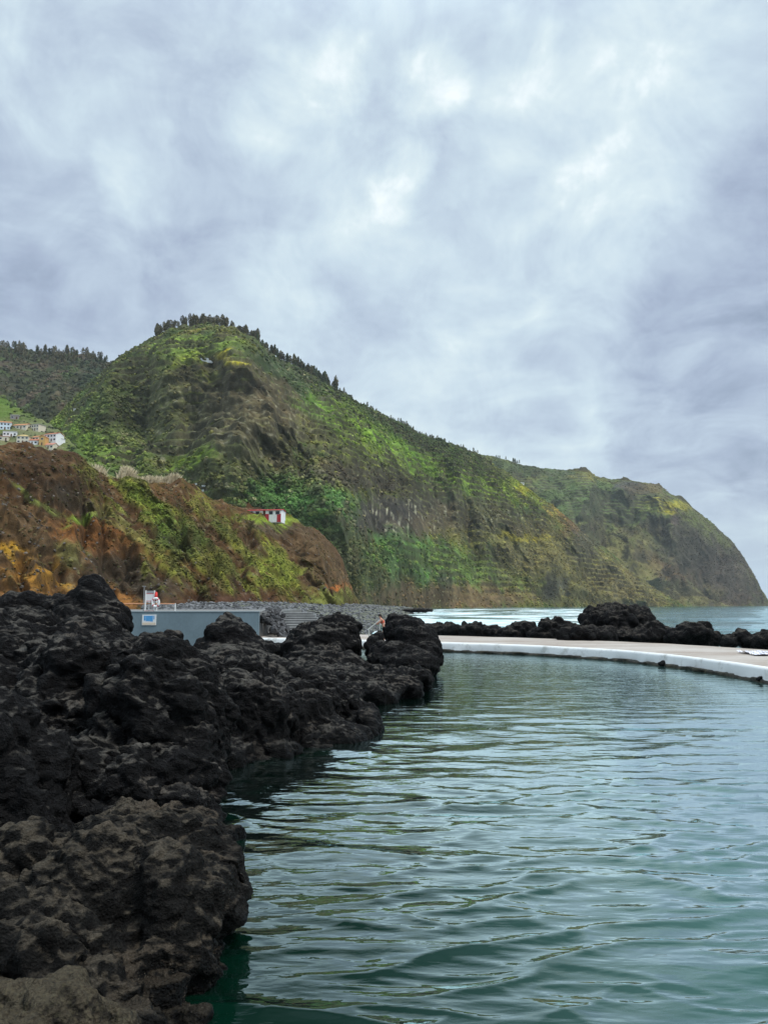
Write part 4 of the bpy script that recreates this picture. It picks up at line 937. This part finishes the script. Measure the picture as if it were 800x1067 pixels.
vil = [
 ((4, 447), 9, 8, 5.4, 'pale_blue', 'orange', 'gable', 'pale blue house with orange roof at the left picture edge, upper row', .25, (4, 2), 1.4),
 ((20, 446.5), 11, 7, 2.8, 'cream', 'orange', 'gable', 'long low cream house with orange roof behind the upper row', -.2, (4, 1), 1.6),
 ((36, 449), 9, 7, 4.6, 'cream', 'grey', 'flat', 'cream flat-roofed house with terrace, above the big white one', -.35, (4, 2), 1),
 ((16, 437), 6, 5, 3.2, 'stone', 'pale', 'flat', 'small stone shed highest in the village, pale flat roof', .1, (2, 1), 1),
 ((52, 460.5), 10.5, 8, 5.4, 'white', 'tile', 'gable', 'biggest white two-storey house with red tile roof at the village end', -.30, (4, 2), 1.6),
 ((62, 462), 3.6, 4, 2.8, 'white', 'pale', 'flat', 'tiny white annex beside the biggest white house', -.3, (1, 1), 1),
 ((24, 461), 8, 6, 5.2, 'cream', 'yellow', 'hip', 'cream house with yellowish hip roof in the lower row', .15, (3, 2), 1.6),
 ((43.5, 464), 4.2, 5, 6.0, 'orange', 'orange', 'front', 'narrow tall orange house between the lower roofs', -.1, (1, 2), 1.2),
 ((51, 467.5), 7.5, 6, 2.8, 'cream', 'salmon', 'gable', 'low salmon-roofed house lowest at the village end', -.2, (3, 1), 1.8),
 ((10, 455), 9, 6, 3.6, 'white', 'pale', 'flat', 'white flat-roofed house with pale parapet below the pale blue one', .2, (4, 1), 1),
 ((34, 463.5), 7.5, 6, 3.0, 'white', 'tile', 'gable', 'white house with red tile roof in the lower row', 0, (3, 1), 1.4),
 ((37, 459), 5.5, 5, 2.6, 'cream', 'orange', 'gable', 'small orange-roofed house behind the narrow tall one', -.3, (2, 1), 1.2),
 ((3, 459), 7, 5, 3.0, 'cream', 'tile', 'flat', 'low cream house with flat red roof at the left picture edge, lower row', .2, (2, 1), 1),
]
for (px, py), w_, dp_, hh_, wl_, rf_, rt_, lb_, rz_, wn_, rh_ in vil:
    house(surf(H3, px, py), w_, dp_, hh_, wl_, rf_, rt_, lb_, rz_, wn_, group=V_, roofh=rh_)
# red and white house on the cliff top
pp = surf(H4, 274, 540.0) + np.array([.5, -1.2, .7])
o = house(pp, 12.6, 5, 2.1, 'white', 'red', 'gable', 'long white house with red roof and red base on the cliff top', -.16, (5, 1), True, name='house', roofh=.4, base=2.4)
MB().box(-6.33, 1.8, -.03, .0, -2.3, .75).build('red_base', WM['red'], o)
MB().box(4.8, 6.33, -.03, .0, -2.3, .75).build('red_base', WM['red'], o)
M_house_wall = MB().box(-.35, .35, 0, .5, -1.5, 1.9).build('garden_pillar', WM['white'], None, loc=at(296.5, 538.5, 294).tolist()); tag(M_house_wall, 'white garden pillar right of the red and white house', 'pillar')
for (px, py), w_, hh_, lb_, hl in (((215, 375.5), 13, 2.2, 'small pale shed on the terraces under the summit wood', H1), ((207, 508), 5, 3, 'tiny white hut behind the cliff top, larger of two', H1), ((213, 509), 3.5, 2.5, 'tiny white hut behind the cliff top, smaller of two', H1), ((546, 500.5), 9, 4, 'lone white hut high on the yellow terraces', H1), ((80, 429), 7, 3, 'lone grey hut on the slope above the village', H1)):
    house(surf(hl, px, py), w_, 6, hh_, 'white', 'pale', 'flat', lb_, 0, (2, 1), False, name='hut')

# ------------------------------------------------------------------ trees on the skylines
def leafmat(name, c0, c1_):
    t = NT(name); oi = t.n('ShaderNodeObjectInfo').outputs['Random']; pos = t.n('ShaderNodeNewGeometry').outputs['Position']
    a = t.noise(pos, .35, 3)[0]; c = t.mix(t.mapr(a, .35, .65), c0, c1_)
    c = t.n('ShaderNodeVectorMath', {0: c, 3: t.mapr(oi, 0, 1, .7, 1.3)}, operation='SCALE').outputs[0]
    t.bsdf(c, .9, None, .1); return t.m
M_leaf = [leafmat('eucalypt_leaves', (.10, .095, .055), (.18, .155, .09)), leafmat('pine_needles', (.065, .085, .048), (.11, .125, .062)), leafmat('pale_leaves', (.060, .058, .030), (.105, .088, .045))]
M_trunk = [paint('pale_bark', (.24, .20, .16), .9, .3, 1), paint('dark_bark', (.07, .055, .042), .9, .3, 1)]
def proto(kind, seed):
    r = np.random.RandomState(seed); H_ = {0: 15, 1: 14, 2: 12}[kind]
    tb = MB(); tb.tube((0, 0, -2), (r.uniform(-.3, .3), 0, H_ * .9), .30, .07, 6)
    for k in range(4):
        z = H_ * r.uniform(.45, .8); a = r.uniform(0, 6.28); tb.tube((0, 0, z), (1.5 * math.cos(a), 1.5 * math.sin(a), z + 1.6), .10, .04, 5)
    tm = tb.mesh('trunk')
    pw_, ph_ = r.uniform(.45, .8), r.uniform(0, 6)
    n = {0: 210, 1: 240, 2: 150}[kind]; V = []; Fc = []
    for i in range(n):
        if kind == 1:
            t_ = r.uniform(0, 1) ** .8; z = H_ * (.22 + .80 * t_); R_ = 2.9 * (1 - t_) ** pw_ * (.75 + .5 * math.sin(t_ * 9 + ph_) ** 2) + .3
        else:
            t_ = r.uniform(0, 1); z = H_ * (.26 + .76 * t_); R_ = 2.9 * math.sqrt(max(0, 1 - (2 * t_ - .9) ** 2)) * r.uniform(.7, 1.2) + .2
        a = r.uniform(0, 6.28); rr_ = R_ * math.sqrt(r.uniform(.05, 1)); c = np.array([rr_ * math.cos(a), rr_ * math.sin(a), z])
        s_ = r.uniform(.5, 1.1); d1 = r.normal(size=3); d1 /= np.linalg.norm(d1); d2 = np.cross(d1, r.normal(size=3)); d2 /= np.linalg.norm(d2)
        k = len(V); V += [c - d1 * s_, c + d2 * s_ * .6, c + d1 * s_, c - d2 * s_ * .6]; Fc.append((k, k + 1, k + 2, k + 3))
    return tm, mesh_np('crown', np.array(V), np.array(Fc), smooth=False)
PR = {k: [proto(k, 40 + k * 10 + j) for j in range(6)] for k in range(3)}
for k in PR:
    for tm, cm in PR[k]:
        tm.materials.append(M_trunk[1 if k == 1 else 0]); cm.materials.append(M_leaf[k])
def tree(pos, kind, sc, label, group, name):
    tm, cm = random.choice(PR[kind])
    o = bpy.data.objects.new(name, None); COL.objects.link(o); o.location = [float(v) for v in pos]; o.scale = (sc * random.uniform(.8, 1.15),) * 2 + (sc * random.uniform(.85, 1.15),); o.rotation_euler.z = random.uniform(0, 6.28)
    tag(o, label, 'tree', group)
    link('trunk', tm, None, o); link('crown', cm, None, o)
rg = np.random.RandomState(77)
def ridge_trees(h, n, px0, px1, row0, row1, kinds, s0, s1, label, group, name, spread=.03):
    nvv = h.nv; Gp = h.P.reshape(nvv, h.nu, 3); ok = np.where((h.px0 >= px0) & (h.px0 <= px1))[0]
    for i in range(n):
        if i % 4 == 0: uc = rg.choice(len(ok)); sc_ = rg.uniform(s0, s1)
        r_ = rg.randint(row0, row1); u_ = ok[int(np.clip(uc + rg.normal(0, max(2, len(ok) * spread)), 0, len(ok) - 1))]; p = Gp[r_, u_]
        tree(p, kinds[rg.randint(len(kinds))], sc_ * rg.uniform(.7, 1.15), label, group, name)
ridge_trees(H1, 190, 163, 268, 384, 420, [0, 0, 2], .9, 1.2, 'brownish tree of the wood crowning the round mountain summit', 'wood on the mountain summit', 'summit_tree', .6)
ridge_trees(H1, 105, 164, 262, 417, 427, [0, 0, 2], 1.0, 1.2, 'brownish tree of the wood crowning the round mountain summit', 'wood on the mountain summit', 'summit_tree', .6)
ridge_trees(H1, 210, 255, 350, 380, 424, [1, 1, 0, 2], .75, 1.25, 'dark pine of the belt descending right from the summit', 'pine belt down the ridge', 'pine_tree', .3)
ridge_trees(H1, 290, 340, 512, 396, 425, [1, 2, 0, 0], .32, .7, 'small dark tree on the long descending skyline', 'trees on the long skyline', 'skyline_tree', .4)
ridge_trees(H0, 250, -60, 128, 155, 196, [0, 1, 0, 2, 0], .95, 1.4, 'tall thin tree of the wood on the dark ridge above the village', 'wood on the ridge', 'ridge_tree', .3)
ridge_trees(H2, 20, 512, 550, 290, 304, [1], .9, 1.3, 'tiny tree on the headland skyline behind the long ridge', 'trees on the headland', 'headland_tree')

# birds above the summit
def bird(px, py, D_, lb):
    p = at(px, py, D_); V = np.array([(-.55, 0, .12), (-.25, .1, .2), (0, .18, 0), (.25, .1, .2), (.55, 0, .12), (.25, -.08, .17), (0, -.3, .0), (-.25, -.08, .17), (0, 0, -.12)]) * 1.1
    Fc = [(0, 1, 7), (1, 2, 7), (2, 6, 7), (2, 3, 5), (3, 4, 5), (2, 5, 6), (2, 8, 6), (6, 8, 2)]
    me = mesh_np('bird', V, np.array(Fc), smooth=False); tag(link('bird', me, M_hair, loc=p.tolist(), rz=.6), lb, 'bird', 'birds above the summit')
bird(239, 306.5, 620, 'distant dark bird above the summit, first of the small flock'); bird(243, 307, 640, 'distant dark bird above the summit, between the other two'); bird(247, 308.5, 600, 'distant dark bird above the summit, lowest of the flock')
bm = MB(); bm.box(-36000, 36000, -300, 20400, -60, 640); t = NT('haze'); t.n('ShaderNodeOutputMaterial', {'Volume': t.n('ShaderNodeVolumePrincipled', {'Color': (.80, .88, .95, 1), 'Density': HAZE, 'Anisotropy': 0.0}).outputs[0]})
hz_o = bm.build('haze', t.m); tag(hz_o, 'thin pale sea haze over the coast', kind='stuff')
print('TOTAL polys', sum(len(m.polygons) for m in bpy.data.meshes), len(bpy.data.objects))
